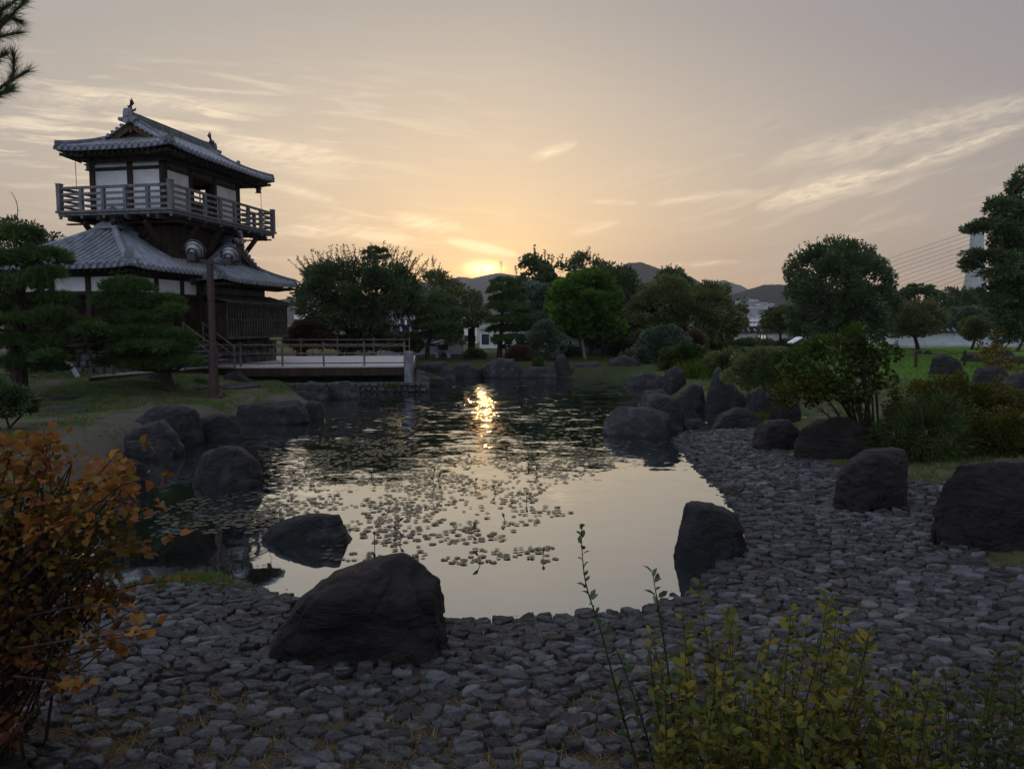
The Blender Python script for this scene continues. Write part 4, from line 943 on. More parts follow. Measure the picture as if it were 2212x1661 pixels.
o = mb.build('stone_quay', M['stonewall'], None, origin=tuple(DF)); tag(o, 'low wall of stacked stones along the water under the deck', 'wall')
def fence(name, pts, sp, hts, ph, label, rad=.028, mat='bamboo', zs=None):
    pts = [Vector(p) for p in pts]; o = empty(name, pts[0], label, 'fence'); mr = MB()
    for i in range(len(pts)-1):
        for h in hts: mr.tube([pts[i]+Vector((0, 0, h)), pts[i+1]+Vector((0, 0, h))], rad*.85, 8)
    mr.build('rails', M[mat], o, o.location)
    for i in range(len(pts)-1):
        n = max(1, round((pts[i+1]-pts[i]).length/sp))
        for k in range(n+(1 if i == len(pts)-2 else 0)):
            c = pts[i].lerp(pts[i+1], k/n); mp_ = MB(); mp_.tube([c, c+Vector((0, 0, ph))], rad*1.35, 8); mp_.tube([c+Vector((0, 0, ph)), c+Vector((0, 0, ph+.025))], [rad*1.5, rad*.8], 8)
            mp_.build('post', M[mat], o, o.location)
    return o
fence('deck_fence', [dk(.35, .12), dk(11.3, .12)], 1.65, (.84, .5, .12), .93, 'brown rail fence along the front edge of the deck')
fence('deck_fence', [dk(.3, 9.0), dk(9.4, 9.0)], 1.7, (.84, .5), .93, 'brown rail fence along the back edge of the deck')
fence('deck_fence', [dk(8.9, 2.6), dk(8.9, 6.4)], 1.3, (.84, .5, .12), .93, 'short rail fence crossing the deck towards the steps')
mb = MB(); c = dk(9.9, 1.2); mb.box(c.x-.3, c.x+.3, c.y-.2, c.y+.2, .975, 1.75); mb.box(c.x-.25, c.x+.25, c.y-.17, c.y+.17, 1.751, 1.8); mb.box(c.x-.22, c.x+.22, c.y-.23, c.y-.201, 1.2, 1.6)
o = mb.build('utility_box', M['concrete'], None, origin=(c.x, c.y, .97)); tag(o, 'pale grey utility box standing on the deck left of the lamp post', 'box')
mb = MB(); c = on(651, 759, 1.0); mb.box(c.x-.28, c.x+.28, c.y-.12, c.y+.12, .55, 1.72); mb.box(c.x-.32, c.x+.32, c.y-.16, c.y+.16, 1.721, 1.77); mb.box(c.x-.2, c.x+.2, c.y-.14, c.y-.121, .9, 1.5)
red = mat_noise('red_paint', (.09, .016, .014), (.13, .025, .02), 4, .6, .3, 0)
o = mb.build('red_box', red, None, origin=(c.x, c.y, .5)); tag(o, 'dark red equipment box against the stone base behind the deck', 'box')
# wooden ramp on the left lawn with its fence
rp = [at(195, 812, 22.3), on(490, 788, .95)]; a_, b_ = rp; o = empty('wooden_ramp', a_, 'sloping plank ramp rising from the lawn to the deck behind the domed pine', 'ramp'); mb = MB(); back = Vector((.2, 1.45, 0))
n = 26
for k in range(n):
    p, q_ = a_.lerp(b_, k/n+.003), a_.lerp(b_, (k+1)/n-.003); mb.add([p-Vector((0, 0, .06)), q_-Vector((0, 0, .06)), q_+back-Vector((0, 0, .06)), p+back-Vector((0, 0, .06)), p, q_, q_+back, p+back], [(0, 3, 2, 1), (4, 5, 6, 7), (0, 1, 5, 4), (1, 2, 6, 5), (2, 3, 7, 6), (3, 0, 4, 7)])
mb.build('planks', M['deck'], o, o.location); mb = MB(); mb.bar(a_-Vector((0, .05, .16)), b_-Vector((0, .05, .16)), .06, .2); mb.build('ramp_beam', M['wood'], o, o.location)
for k in (.13, .38, .63, .88):
    c = a_.lerp(b_, k); mb = MB(); mb.tube([c, c+Vector((0, 0, .34))], .06, 8); mb.build('kerb_post', M['bamboo'], o, o.location)
fence('ramp_fence', [a_+back+Vector((-.1, 0, 0)), a_.lerp(b_, .5)+back, b_+back], 2.2, (.84, .5, .15), .95, 'brown rail fence along the back of the plank ramp')
mb = MB(); c0 = at(160, 800, 22); pts = [at(143, 783, 22.2), at(152, 788, 22.1), at(160, 800, 22), at(169, 815, 21.9)]
for p, q_ in zip(pts, pts[1:]): mb.bar(p, q_, .12, .06)
o = mb.build('curved_kerb', M['concrete'], None, origin=(c0.x, c0.y, .5)); tag(o, 'pale curved kerb end left of the plank ramp', 'kerb')

# ------------------------------------------------------------------ lamp post
b = on(463, 859, .5); LP = empty('lamp_post', b, 'brown lamp post with two round floodlights on a crossbar, standing on the left lawn', 'lamp post')
L_ = b.y; hh = lambda py: at(463, py, L_).z
mb = MB(); mb.tube([b, (b.x, b.y, hh(766))], .125, 18); mb.tube([(b.x, b.y, hh(766)), (b.x, b.y, hh(763))], [.14, .14], 18); mb.tube([(b.x, b.y, hh(763)), (b.x, b.y, hh(569))], .095, 18); mb.build('pole', M['pole'], LP, b)
mb = MB(); mb.box(b.x-.27, b.x+.27, b.y-.27, b.y+.27, .42, .56)
for sx in (-1, 1):
    for sy in (-1, 1): mb.tube([(b.x+sx*.2, b.y+sy*.2, .56), (b.x+sx*.2, b.y+sy*.2, .62)], .025, 6)
mb.build('base_plate', M['pole'], LP, b)
pl, pr = at(405, 565, L_), at(519, 571, L_); mb = MB(); mb.bar(pl, pr, .12, .075); mb.build('crossbar', M['pole'], LP, b)
for px, py, s in ((421, 541, 1.0), (498, 552, .93)):
    c = at(px, py, L_); ax = Vector((.05, .90, .42)).normalized(); mb = MB()
    a1 = ax.cross(Vector((1, 0, 0))).normalized(); a2 = ax.cross(a1); r0 = .275*s; prof = [(1.0, .12), (1.03, .1), (1.03, .03), (.98, -.02), (.94, -.16), (.82, -.36), (.62, -.54), (.42, -.63), (.4, -.66), (.24, -.68), (.22, -.86), (.1, -.9), (.01, -.9)]
    n = 30; vs = [c+ax*(z*r0)+(a1*math.cos(2*math.pi*k/n)+a2*math.sin(2*math.pi*k/n))*(r*r0) for r, z in prof for k in range(n)]
    mb.add(vs, [(i*n+k, i*n+(k+1) % n, (i+1)*n+(k+1) % n, (i+1)*n+k) for i in range(len(prof)-1) for k in range(n)]+[tuple((len(prof)-1)*n+k for k in range(n))])
    fl = mb.build('floodlight', M['metal'], LP, b, True); mb = MB()
    for rr_, zz_, th_ in ((1.03, .06, .035), (.83, -.35, .014), (.43, -.64, .022)):
        mb.tube([c+ax*(zz_*r0)+(a1*math.cos(2*math.pi*k/24)+a2*math.sin(2*math.pi*k/24))*(r0*rr_) for k in range(25)], th_, 6, False)
    mb.tube([c-ax*(.84*r0), c-ax*(1.02*r0)], [.2*r0, .13*r0], 12); mb.build('lamp_rings', M['iron'], fl, b); mb = MB()
    mb.add([c+ax*(.06*r0)+(a1*math.cos(2*math.pi*k/n)+a2*math.sin(2*math.pi*k/n))*(r0*.99) for k in range(n)], [tuple(range(n))]); mb.build('lens', M['window'], fl, b)
    cb = pl.lerp(pr, (c.x-pl.x)/(pr.x-pl.x)); mb = MB()
    for sx in (-1, 1): mb.bar(c+Vector((sx*r0*.62, -.02, -.1*r0)), cb+Vector((sx*.13, 0, .03)), .04, .025, (0, 1, 0))
    mb.bar(cb+Vector((-.17, 0, .05)), cb+Vector((.17, 0, .05)), .1, .03); mb.box(c.x-.1*s, c.x+.1*s, c.y-.32*s, c.y-.12*s, c.z-.3*s, c.z-.12*s)
    mb.build('yoke', M['iron'], fl, b)

# ------------------------------------------------------------------ garden walls, gate, lantern, far houses
def garden_wall(p, q, zb, zt, label, mat='plaster_old'):
    p, q = Vector((*p, zb)), Vector((*q, zb)); o = empty('garden_wall', p, label, 'wall'); d = (q-p).normalized(); n_ = Vector((d.y, -d.x, 0))
    if n_.y > 0: n_ = -n_
    h = zt-zb; L = (q-p).length; mb = MB(); up = Vector((0, 0, 1))
    mb.prism([p+n_*.18-up*.4, p-n_*.18-up*.4, p-n_*.18+up*(h*.68), p+n_*.18+up*(h*.68)], q-p); mb.build('wall_face', M[mat], o, o.location); mb = MB()
    mb.prism([p+n_*.24+up*h*.681, p-n_*.24+up*h*.681, p-n_*.24+up*h*.74, p+n_*.24+up*h*.74], q-p); mb.build('eave_course', M['plaster_old'], o, o.location); mb = MB()
    mb.prism([p+n_*.52+up*h*.72, p+n_*.52+up*h*.77, p+up*h*.95, p-n_*.52+up*h*.77, p-n_*.52+up*h*.72, p+up*h*.86], q-p)
    mb.prism([p+n_*.12+up*h*.93, p-n_*.12+up*h*.93, p-n_*.1+up*h*1.02, p+n_*.1+up*h*1.02], q-p); mb.build('wall_roof', M['tile_black'], o, o.location); mb = MB()
    k = int(L/.62)
    for i in range(k):
        c = p+d*((i+.5)*.62); mb.tube([c+n_*.56+up*(h*.785), c+up*(h*.955)], .085, 8)
    mb.build('round_tiles', M['tile'], o, o.location); return o
a0 = at(815, 700, 49); a1 = at(1000, 700, 50.5)
garden_wall((a0.x, 49), (a1.x, 50.5), .4, 2.5, 'white plastered wall with a tiled top behind the deck, left of the gate')
a0 = at(1185, 700, 51); a1 = at(1420, 700, 53)
garden_wall((a0.x, 51), (a1.x, 53), .4, 2.4, 'white plastered wall showing bluish behind the bright green tree')
a0 = at(1540, 700, 71); a1 = at(2420, 700, 73)
garden_wall((a0.x, 71), (a1.x, 73), .4, 2.25, 'long white plastered wall with dark tiles beyond the right lawn')
g0 = at(1004, 700, 50.5); G_ = empty('garden_gate', (g0.x, 50.5, .45), 'dark wooden garden gate with a post and leaf between two pines', 'gate'); mb = MB()
for dx_ in (-1.0, .55): mb.box(g0.x+dx_-.14, g0.x+dx_+.14, 50.36, 50.64, .3, 2.7)
mb.box(g0.x-1.4, g0.x+1.0, 50.38, 50.62, 2.35, 2.6); mb.build('gate_frame', M['wood'], G_, G_.location); mb = MB(); mb.box(g0.x+.2, g0.x+.4, 50.7, 51.7, .5, 2.3); mb.build('gate_leaf', M['wood_warm'], G_, G_.location)
mb = MB(); mb.prism([(g0.x-1.7, 49.8, 2.62), (g0.x-1.7, 50.5, 2.95), (g0.x-1.7, 51.2, 2.62)], (2.9, 0, 0)); mb.build('gate_roof', M['tile_dark'], G_, G_.location)
# snow-viewing stone lantern
c = on(957, 773, .5); SL = empty('stone_lantern', c, 'pale stone lantern on arched legs at the far end of the pond', 'stone lantern'); z = c.z; mb = MB()
for k in range(4):
    a = math.pi/4+k*math.pi/2; d = Vector((math.cos(a), math.sin(a), 0)); mb.tube([c+d*.52+Vector((0, 0, -.05)), c+d*.5+Vector((0, 0, .18)), c+d*.36+Vector((0, 0, .36)), c+Vector((0, 0, .4))], [.1, .1, .11, .12], 8)
mb.build('legs', M['concrete'], SL, c); mb = MB(); mb.lathe(c, [(.3, .36), (.46, .4), (.46, .48), (.3, .5)], 6); mb.build('platform', M['concrete'], SL, c); mb = MB()
for k in range(6):
    a = k*math.pi/3; d = Vector((math.cos(a), math.sin(a), 0))*.27; mb.box(c.x+d.x-.05, c.x+d.x+.05, c.y+d.y-.05, c.y+d.y+.05, z+.5, z+.82)
mb.lathe(c, [(.18, .5), (.18, .82)], 6); mb.build('light_chamber', M['stonewall'], SL, c); mb = MB(); mb.lathe(c, [(.3, .82), (.72, .84), (.7, .9), (.45, 1.02), (.14, 1.12), (.1, 1.14), (.1, 1.2), (.02, 1.28)], 6); mb.build('lantern_roof', M['concrete'], SL, c)
# rope fence by the green tree and on the right lawn
def rope_fence(posts, h, label, sag=.12):
    o = empty('rope_fence', posts[0], label, 'rope fence'); mr = MB()
    for p, q_ in zip(posts, posts[1:]):
        pts = [Vector(p).lerp(Vector(q_), t_)+Vector((0, 0, h*.85-sag*4*t_*(1-t_))) for t_ in np.linspace(0, 1, 9)]; mr.tube(pts, .02, 5)
    mr.build('rope', M['iron'], o, o.location)
    for p in posts: mp_ = MB(); p = Vector(p); mp_.tube([p, p+Vector((0, 0, h))], .07, 8); mp_.build('post', M['wood'], o, o.location)
rope_fence([on(px, 767, .48) for px in (1232, 1254, 1275, 1309, 1345)], .95, 'low rope fence with dark posts behind the bright green tree')
rope_fence([on(px, py, .55) for px, py in ((1890, 790), (1978, 793), (2083, 790), (2215, 784))], .75, 'low rope fence with leaning posts along the edge of the bright lawn', .05)
def garden_light(px, py, z, h, label):
    c = on(px, py, z); o = empty('garden_light', c, label, 'garden light', 'box lights on the right lawn'); mb = MB(); s = .3
    for sx in (-1, 1):
        for sy in (-1, 1): mb.box(c.x+sx*s-.05, c.x+sx*s+.05, c.y+sy*s-.05, c.y+sy*s+.05, c.z, c.z+h)
    mb.box(c.x-s-.08, c.x+s+.08, c.y-s-.08, c.y+s+.08, c.z+h, c.z+h+.08); mb.box(c.x-s, c.x+s, c.y-s, c.y+s, c.z+h*.25, c.z+h*.32); mb.box(c.x-.025, c.x+.025, c.y-s-.03, c.y-s, c.z+h*.33, c.z+h); mb.build('light_frame', M['iron'], o, c)
    mb = MB(); mb.box(c.x-s+.02, c.x+s-.02, c.y-s+.02, c.y+s-.02, c.z+h*.33, c.z+h*.98); mb.build('paper_box', M['lantern_glow'], o, c)
garden_light(1646, 748, .45, 1.1, 'square box light in a dark frame before the long wall, beside the clipped hedge'); garden_light(2116, 746, .45, .95, 'box light with thin frame before the long wall, near the thin sapling')
c = at(1717, 735, 30); mb = MB(); mb.bar(at(1707, 741, 29.9), at(1727, 729, 30.2), .3, .05); o = empty('info_board', (c.x, 30, .6), 'tilted white information board catching light beside the leafy shrub', 'sign'); mb.build('board', M['white'], o, o.location); mb = MB(); mb.tube([(c.x, 30, .5), (c.x, 30, c.z)], .05, 8); mb.build('post', M['iron'], o, o.location)
c0, c1 = on(1870, 747, .5), on(2300, 748, .5); mb = MB(); mb.bar((c0.x, 66, .55), (c1.x, 67, .55), .5, .28); o = mb.build('stone_kerb', M['concrete'], None, origin=(c0.x, 66, .4)); tag(o, 'long pale stone kerb at the back of the bright lawn', 'kerb')
# houses beyond the garden wall
def house(name, px0, px1, pyt, Yd, floors, cols, label, cat='building', zb=.2, dep=8, roofm='concrete', wall='concrete', balc=False, group=None):
    a, b = at(px0, pyt, Yd), at(px1, pyt, Yd); o = empty(name, ((a.x+b.x)/2, Yd, zb), label, cat, group); w_ = b.x-a.x; zt_ = a.z; mb = MB(); mb.box(a.x, b.x, Yd, Yd+dep, zb-.5, zt_); mb.build('wall', M[wall], o, o.location)
    mb = MB(); mb.box(a.x-.2, b.x+.2, Yd-.2, Yd+dep+.2, zt_+.003, zt_+.3); mb.build('roof', M[roofm], o, o.location)
    fh = (zt_-zb)/floors
    for f_ in range(floors):
        for k in range(cols):
            x = a.x+w_*(k+.5)/cols; z = zb+fh*(f_+.35); ww = w_/cols*.32; mb = MB(); mb.box(x-ww, x+ww, Yd-.06, Yd+.02, z, z+fh*.45); mb.build('window', M['window'], o, o.location)
        if balc:
            mb = MB(); mb.box(a.x, b.x, Yd-1.1, Yd-.07, zb+fh*f_-.1, zb+fh*f_+.05); mb.box(a.x, b.x, Yd-1.1, Yd-1.03, zb+fh*f_+.05, zb+fh*f_+.9); mb.build('balcony', M['white'], o, o.location)
    return o
house('apartment_block', 637, 700, 634, 150, 5, 4, 'white apartment block with balconies right of the turret eaves', balc=True)
house('apartment_block', 640, 655, 700, 95, 1, 1, 'small pale house glimpsed under the turret lattice end', 'house')
house('white_house', 862, 905, 683, 80, 2, 3, 'white house above the left garden wall', 'house', wall='white')
house('white_house', 984, 1030, 690, 78, 2, 3, 'white house seen over the gate lintel', 'house', wall='white')
house('white_house', 1036, 1160, 712, 62, 1, 5, 'low white house with dark windows behind the right pine trunk', 'house', wall='white')
house('office_block', 1591, 1652, 685, 260, 3, 7, 'long white block with rows of windows just over the right wall', wall='white', balc=True)
house('office_block', 1000, 1016, 632, 420, 6, 3, 'grey tower block far off under the sun', wall='brownwall')
house('office_block', 1024, 1040, 628, 470, 6, 3, 'second grey block far off under the sun, beside the tower block', wall='brownwall')
# town on the hillside
r_ = random.Random(12); hm = []
for i in range(5):
    mb = MB(); w_, d_, h_ = r_.uniform(5, 9), 7, r_.uniform(4, 8); mb.box(-w_, w_, -d_, d_, 0, h_); mb.box(-w_*.5, -w_*.1, -d_-.1, -d_, h_*.3, h_*.7); mb.box(w_*.15, w_*.55, -d_-.1, -d_, h_*.3, h_*.7)
    o = mb.build('town_house', M[('white', 'concrete', 'plaster_old', 'white', 'concrete')[i]], None); hm.append(o)
    mb = MB()
    if i % 2: mb.prism([(-w_-.6, -d_-.6, h_), (0, -d_-.6, h_+3), (w_+.6, -d_-.6, h_)], (0, 2*d_+1.2, 0))
    else: mb.prism([(-w_-.6, -d_-.6, h_), (-w_-.6, 0, h_+3.2), (-w_-.6, d_+.6, h_)], (2*w_+1.2, 0, 0))
    mb.build('roof', M[('tile_dark', 'brownwall', 'tile', 'tile_dark', 'tile')[i]], o)
used = set(); n_t = 0
for row in range(11):
    py = 702-row*5; x0 = 1580+max(0, row-4)*4; x1 = 1704-row*5+(14 if row > 8 else 0)
    if row > 8: x0, x1 = 1600+(row-9)*3, 1632-(row-9)*6
    px = x0
    while px < x1:
        Yd = 560+row*38+r_.uniform(-10, 10); p = at(px, py+r_.uniform(-2, 2), Yd); k = r_.randrange(5)
        o = hm[k] if k not in used else copy_tree(hm[k]); used.add(k)
        o.location = p-Vector((0, 0, 3)); o.rotation_euler = (0, 0, r_.uniform(-.5, .5)); o.scale = (.75, .75, .8); n_t += 1
        tag(o, 'small house in the town climbing the wooded hill', 'house', 'hillside town houses'); px += r_.uniform(6, 13)
p = at(1614, 652, 985); house('hillside_hotel', 1607, 1620, 645, 985, 3, 4, 'stepped white building at the top of the hillside town', zb=p.z-8, wall='white', dep=14)
# cable-stayed bridge
Yb = 480; px_t = 2104; T0 = at(px_t, 640, Yb); T1 = at(2107, 474, Yb); BR = empty('cable_bridge', (T0.x, Yb, 0), 'tall pylon and fanned cables of a cable-stayed bridge rising over the right trees', 'bridge'); mb = MB()
w0 = 15/F*Yb; w1 = 8.5/F*Yb; zs = [0, T0.z+6, at(0, 560, Yb).z, T1.z]
prof = [(w0*1.25, 0), (w0*1.02, zs[1]), (w1*1.2, zs[2]), (w1, zs[3])]
for (wa, za_), (wb, zb_) in zip(prof, prof[1:]):
    mb.add([(T0.x+s*wa, Yb+q_*wa, za_) for s, q_ in ((-1, -1), (1, -1), (1, 1), (-1, 1))]+[(T0.x+s*wb, Yb+q_*wb, zb_) for s, q_ in ((-1, -1), (1, -1), (1, 1), (-1, 1))], [(0, 1, 5, 4), (1, 2, 6, 5), (2, 3, 7, 6), (3, 0, 4, 7), (4, 5, 6, 7)])
mb.build('pylon', M['concrete'], BR, BR.location); mb = MB(); dz_ = at(0, 662, Yb).z
mb.box(T0.x-150, T0.x+130, Yb-6, Yb+6, dz_-2, dz_); mb.build('bridge_deck', M['concrete'], BR, BR.location)
def cable_end(k): return T0.x-(118-k*6.4)
for k in range(15):
    zt_ = at(0, 497+k*9.6, Yb).z
    for s_ in (-1, 1):
        mb = MB(); xe = T0.x+s_*(128-k*7.8)*1.16; mb.tube([(T0.x+s_*w1*.9, Yb, zt_), (xe, Yb, dz_)], .11, 5); mb.build('cable', M['iron'], BR, BR.location)
# power pylons on the ridge under the sun
for px, hpx, lab in ((1082, 28, 'tall lattice power pylon on the ridge right of the sun'), (1041, 14, 'tiny lattice power pylon on the ridge before the sun')):
    Yp = 2600; b = at(px, 592, Yp); h = hpx/F*Yp; o = empty('power_pylon', b, lab, 'pylon', 'power pylons on the ridge'); mb = MB()
    for sx in (-1, 1): mb.bar(b+Vector((sx*h*.1, 0, -3)), b+Vector((sx*h*.02, 0, h)), 1.0, 1.0)
    for k in range(6): t_ = k/6; w_ = h*(.1-.08*t_); mb.bar(b+Vector((-w_, 0, h*t_)), b+Vector((w_*.8, 0, h*(t_+.16))), .6, .6)
    mb.build('mast', M['iron'], o, b)
    for z_ in (.6, .75, .9): mb = MB(); mb.bar(b+Vector((-h*.16, 0, h*z_)), b+Vector((h*.16, 0, h*z_)), .9, .9); mb.build('cross_arm', M['iron'], o, b)

# ------------------------------------------------------------------ evening haze
m, t, out = newmat('evening_haze'); pv = t.n('ShaderNodeVolumePrincipled'); pv.inputs['Color'].default_value = (.74, .82, 1, 1); pv.inputs['Density'].default_value = .00022; pv.inputs['Anisotropy'].default_value = .5
t._set(out.inputs['Volume'], pv.outputs[0]); hz_o = MB().box(-3600, 3600, -1600, 3660, -3, 330).build('haze', m); tag(hz_o, kind='stuff')
# ------------------------------------------------------------------ foliage
LM = {
 'dark': mat_leaf('dark_leaf', [(0.044, 0.070, 0.032), (0.081, 0.128, 0.053), (0.120, 0.165, 0.063)]),
 'olive': mat_leaf('olive_leaf', [(0.073, 0.094, 0.036), (0.130, 0.161, 0.057), (0.195, 0.208, 0.073)]),
 'grey': mat_leaf('grey_green_leaf', [(0.061, 0.093, 0.061), (0.112, 0.162, 0.101), (0.162, 0.223, 0.141)]),
 'bright': mat_leaf('bright_green_leaf', [(0.058, 0.126, 0.016), (0.093, 0.185, 0.027), (0.126, 0.227, 0.038)], .4),
 'pine': mat_leaf('pine_needle', [(0.031, 0.063, 0.017), (0.059, 0.110, 0.028), (0.099, 0.168, 0.038)], .15),
 'pine_dark': mat_leaf('dark_pine_needle', [(0.044, 0.075, 0.030), (0.075, 0.124, 0.044), (0.109, 0.169, 0.055)], .15),
 'red': mat_leaf('reddish_leaf', [(0.066, 0.036, 0.023), (0.116, 0.058, 0.033), (0.083, 0.075, 0.033)]),
 'pink': mat_leaf('pinkish_leaf', [(0.117, 0.065, 0.058), (0.169, 0.098, 0.078), (0.078, 0.078, 0.039)]),
 'yellow': mat_leaf('yellow_green_leaf', [(0.042, 0.051, 0.009), (0.078, 0.078, 0.012), (0.120, 0.102, 0.015)], .35),
 'lime': mat_leaf('lime_leaf', [(0.034, 0.057, 0.010), (0.057, 0.092, 0.015), (0.098, 0.132, 0.023)], .4),
 'orange': mat_leaf('orange_leaf', [(0.160, 0.064, 0.022), (0.283, 0.111, 0.023), (0.339, 0.164, 0.030), (0.207, 0.144, 0.030), (0.283, 0.092, 0.049)], .4),
 'oliveleaf': mat_leaf('turning_leaf', [(0.058, 0.058, 0.014), (0.108, 0.088, 0.017), (0.215, 0.146, 0.019), (0.117, 0.058, 0.019)], .35),
 'russet': mat_leaf('russet_leaf', [(0.112, 0.037, 0.017), (0.174, 0.061, 0.023), (0.105, 0.066, 0.023), (0.217, 0.080, 0.027)], .35),
 'mixed': mat_leaf('mixed_leaf', [(0.058, 0.076, 0.017), (0.105, 0.128, 0.026), (0.185, 0.185, 0.030), (0.254, 0.185, 0.023)], .35),
 'grass': mat_leaf('grass_blade', [(0.032, 0.060, 0.013), (0.056, 0.096, 0.020), (0.080, 0.112, 0.028)], .3),
 'tuft': mat_leaf('bright_grass_blade', [(0.063, 0.119, 0.014), (0.105, 0.175, 0.021), (0.140, 0.196, 0.035)], .4),
 'straw': mat_leaf('straw_blade', [(0.144, 0.108, 0.054), (0.240, 0.180, 0.090), (0.324, 0.252, 0.132)], .2),
}
def unit(a): return a/np.maximum(np.linalg.norm(a, axis=-1, keepdims=True), 1e-9)
def rand_dir(n): return unit(rng.normal(size=(n, 3)))
def leaf_quads(Pb, D, size, asp=.5, fold=.18):
    n = len(Pb); size = np.broadcast_to(size, (n,))[:, None]; S = unit(np.cross(D, rand_dir(n))); N_ = np.cross(D, S)
    mid = Pb+D*size*.45; V = np.stack([Pb, mid+S*size*asp*.5+N_*size*fold*.5, Pb+D*size, mid-S*size*asp*.5+N_*size*fold*.5], 1)
    return V.reshape(-1, 3), np.arange(4*n).reshape(n, 4)
def leaf_big(Pb, D, size, asp=.62, fold=.2, curl=.22, up=None):
    n = len(Pb); size = np.broadcast_to(size, (n,))[:, None]
    S = unit(np.cross(D, rand_dir(n) if up is None else unit(np.array(up)+rng.normal(0, .5, (n, 3))))); N_ = np.cross(S, D)
    B = Pb+D*size*.12; Mm = Pb+D*size*.55+N_*size*curl*.5; T_ = Pb+D*size*1.0-N_*size*curl*.3
    f = N_*size*fold*asp
    L1 = Pb+D*size*.3+S*size*asp*.42+f; L2 = Pb+D*size*.68+S*size*asp*.44+f; R1 = Pb+D*size*.3-S*size*asp*.42+f; R2 = Pb+D*size*.68-S*size*asp*.44+f
    V = np.stack([B, Mm, T_, L1, L2, R1, R2], 1).reshape(-1, 3); i = np.arange(n)[:, None]*7
    Q = np.concatenate([i+np.array([[0, 3, 4, 2, 1]]), i+np.array([[0, 1, 2, 6, 5]])]); return V, Q
def poly_xz(outline, D): return np.array([[at(a, b, D).x, at(a, b, D).z] for a, b in outline])
def sample_poly(poly, n):
    lo, hi = poly.min(0), poly.max(0); out_ = np.zeros((0, 2))
    while len(out_) < n:
        c = lo+(hi-lo)*rng.random((n*2, 2)); out_ = np.concatenate([out_, c[inside(c, poly)]])
    return out_[:n]
def crown_pts(outline, D, n, nclump, cs, depth=.8, flat=.8):
    poly = poly_xz(outline, D); size = np.ptp(poly, axis=0); Rm = size.min()*.5
    C2 = sample_poly(poly, nclump); d = edge_dist(C2, poly)
    r = cs*rng.uniform(.6, 1.3, nclump); ok = d > r*.45; C2, d, r = C2[ok], d[ok], r[ok]
    h = np.sqrt(np.clip(d*(2*Rm-d), 0, None))*depth; yo = h*rng.uniform(-1, 1, len(C2)); yo = np.sign(yo)*np.abs(yo/np.maximum(h, 1e-6))**.6*h
    C = np.column_stack([C2[:, 0], D+yo, C2[:, 1]])
    k = rng.choice(len(C), n, p=r**2/(r**2).sum()); u_ = rand_dir(n)*(rng.random((n, 1))**.4); u_[:, 2] *= flat
    cen = np.array([poly[:, 0].mean(), D, poly[:, 1].min()+size[1]*.35])
    return C[k]+u_*r[k][:, None], unit(u_+unit(C[k]-cen)*.6), C, r, cen
def limbs(mb, base, C, k, r0, split=.45, n=6, cen=None, stems=1, spread=.15):
    base = Vector(base); cen = Vector(cen)
    for s in range(stems):
        b = base+Vector((rng.uniform(-1, 1)*spread if stems > 1 else 0, rng.uniform(-1, 1)*spread*.5 if stems > 1 else 0, -.15))
        f = base.lerp(cen, split)+Vector((rng.normal(0, .12), rng.normal(0, .1), 0))*(1 if stems == 1 else 2.2)
        mid = b.lerp(f, .5)+Vector((rng.normal(0, .06), rng.normal(0, .05), 0)); rr = r0/(stems**.5)
        mb.tube([b, mid, f], [rr*1.2, rr*.9, rr*.75], 8)
        for i in rng.choice(len(C), min(k//stems, len(C)), replace=False):
            t_ = Vector(C[i]); m1 = f.lerp(t_, .5)+Vector((rng.normal(0, .1), rng.normal(0, .1), rng.uniform(0, .25)*(t_-f).length*.5)); mb.tube([f, m1, t_], [rr*.5, rr*.3, rr*.1], 6)
def shoots_pts(starts, dirs, lens, leafstep, bend):
    """thin arching shoots: returns polylines"""
    out_ = []
    for p, d, l in zip(starts, dirs, lens):
        pts = [Vector(p)]; d = Vector(d).normalized(); n = max(4, int(l/.18))
        for i in range(n): d = (d+Vector(bend)*(.14)+Vector(rng.normal(0, .05, 3))).normalized(); pts.append(pts[-1]+d*l/n)
        out_.append(pts)
    return out_
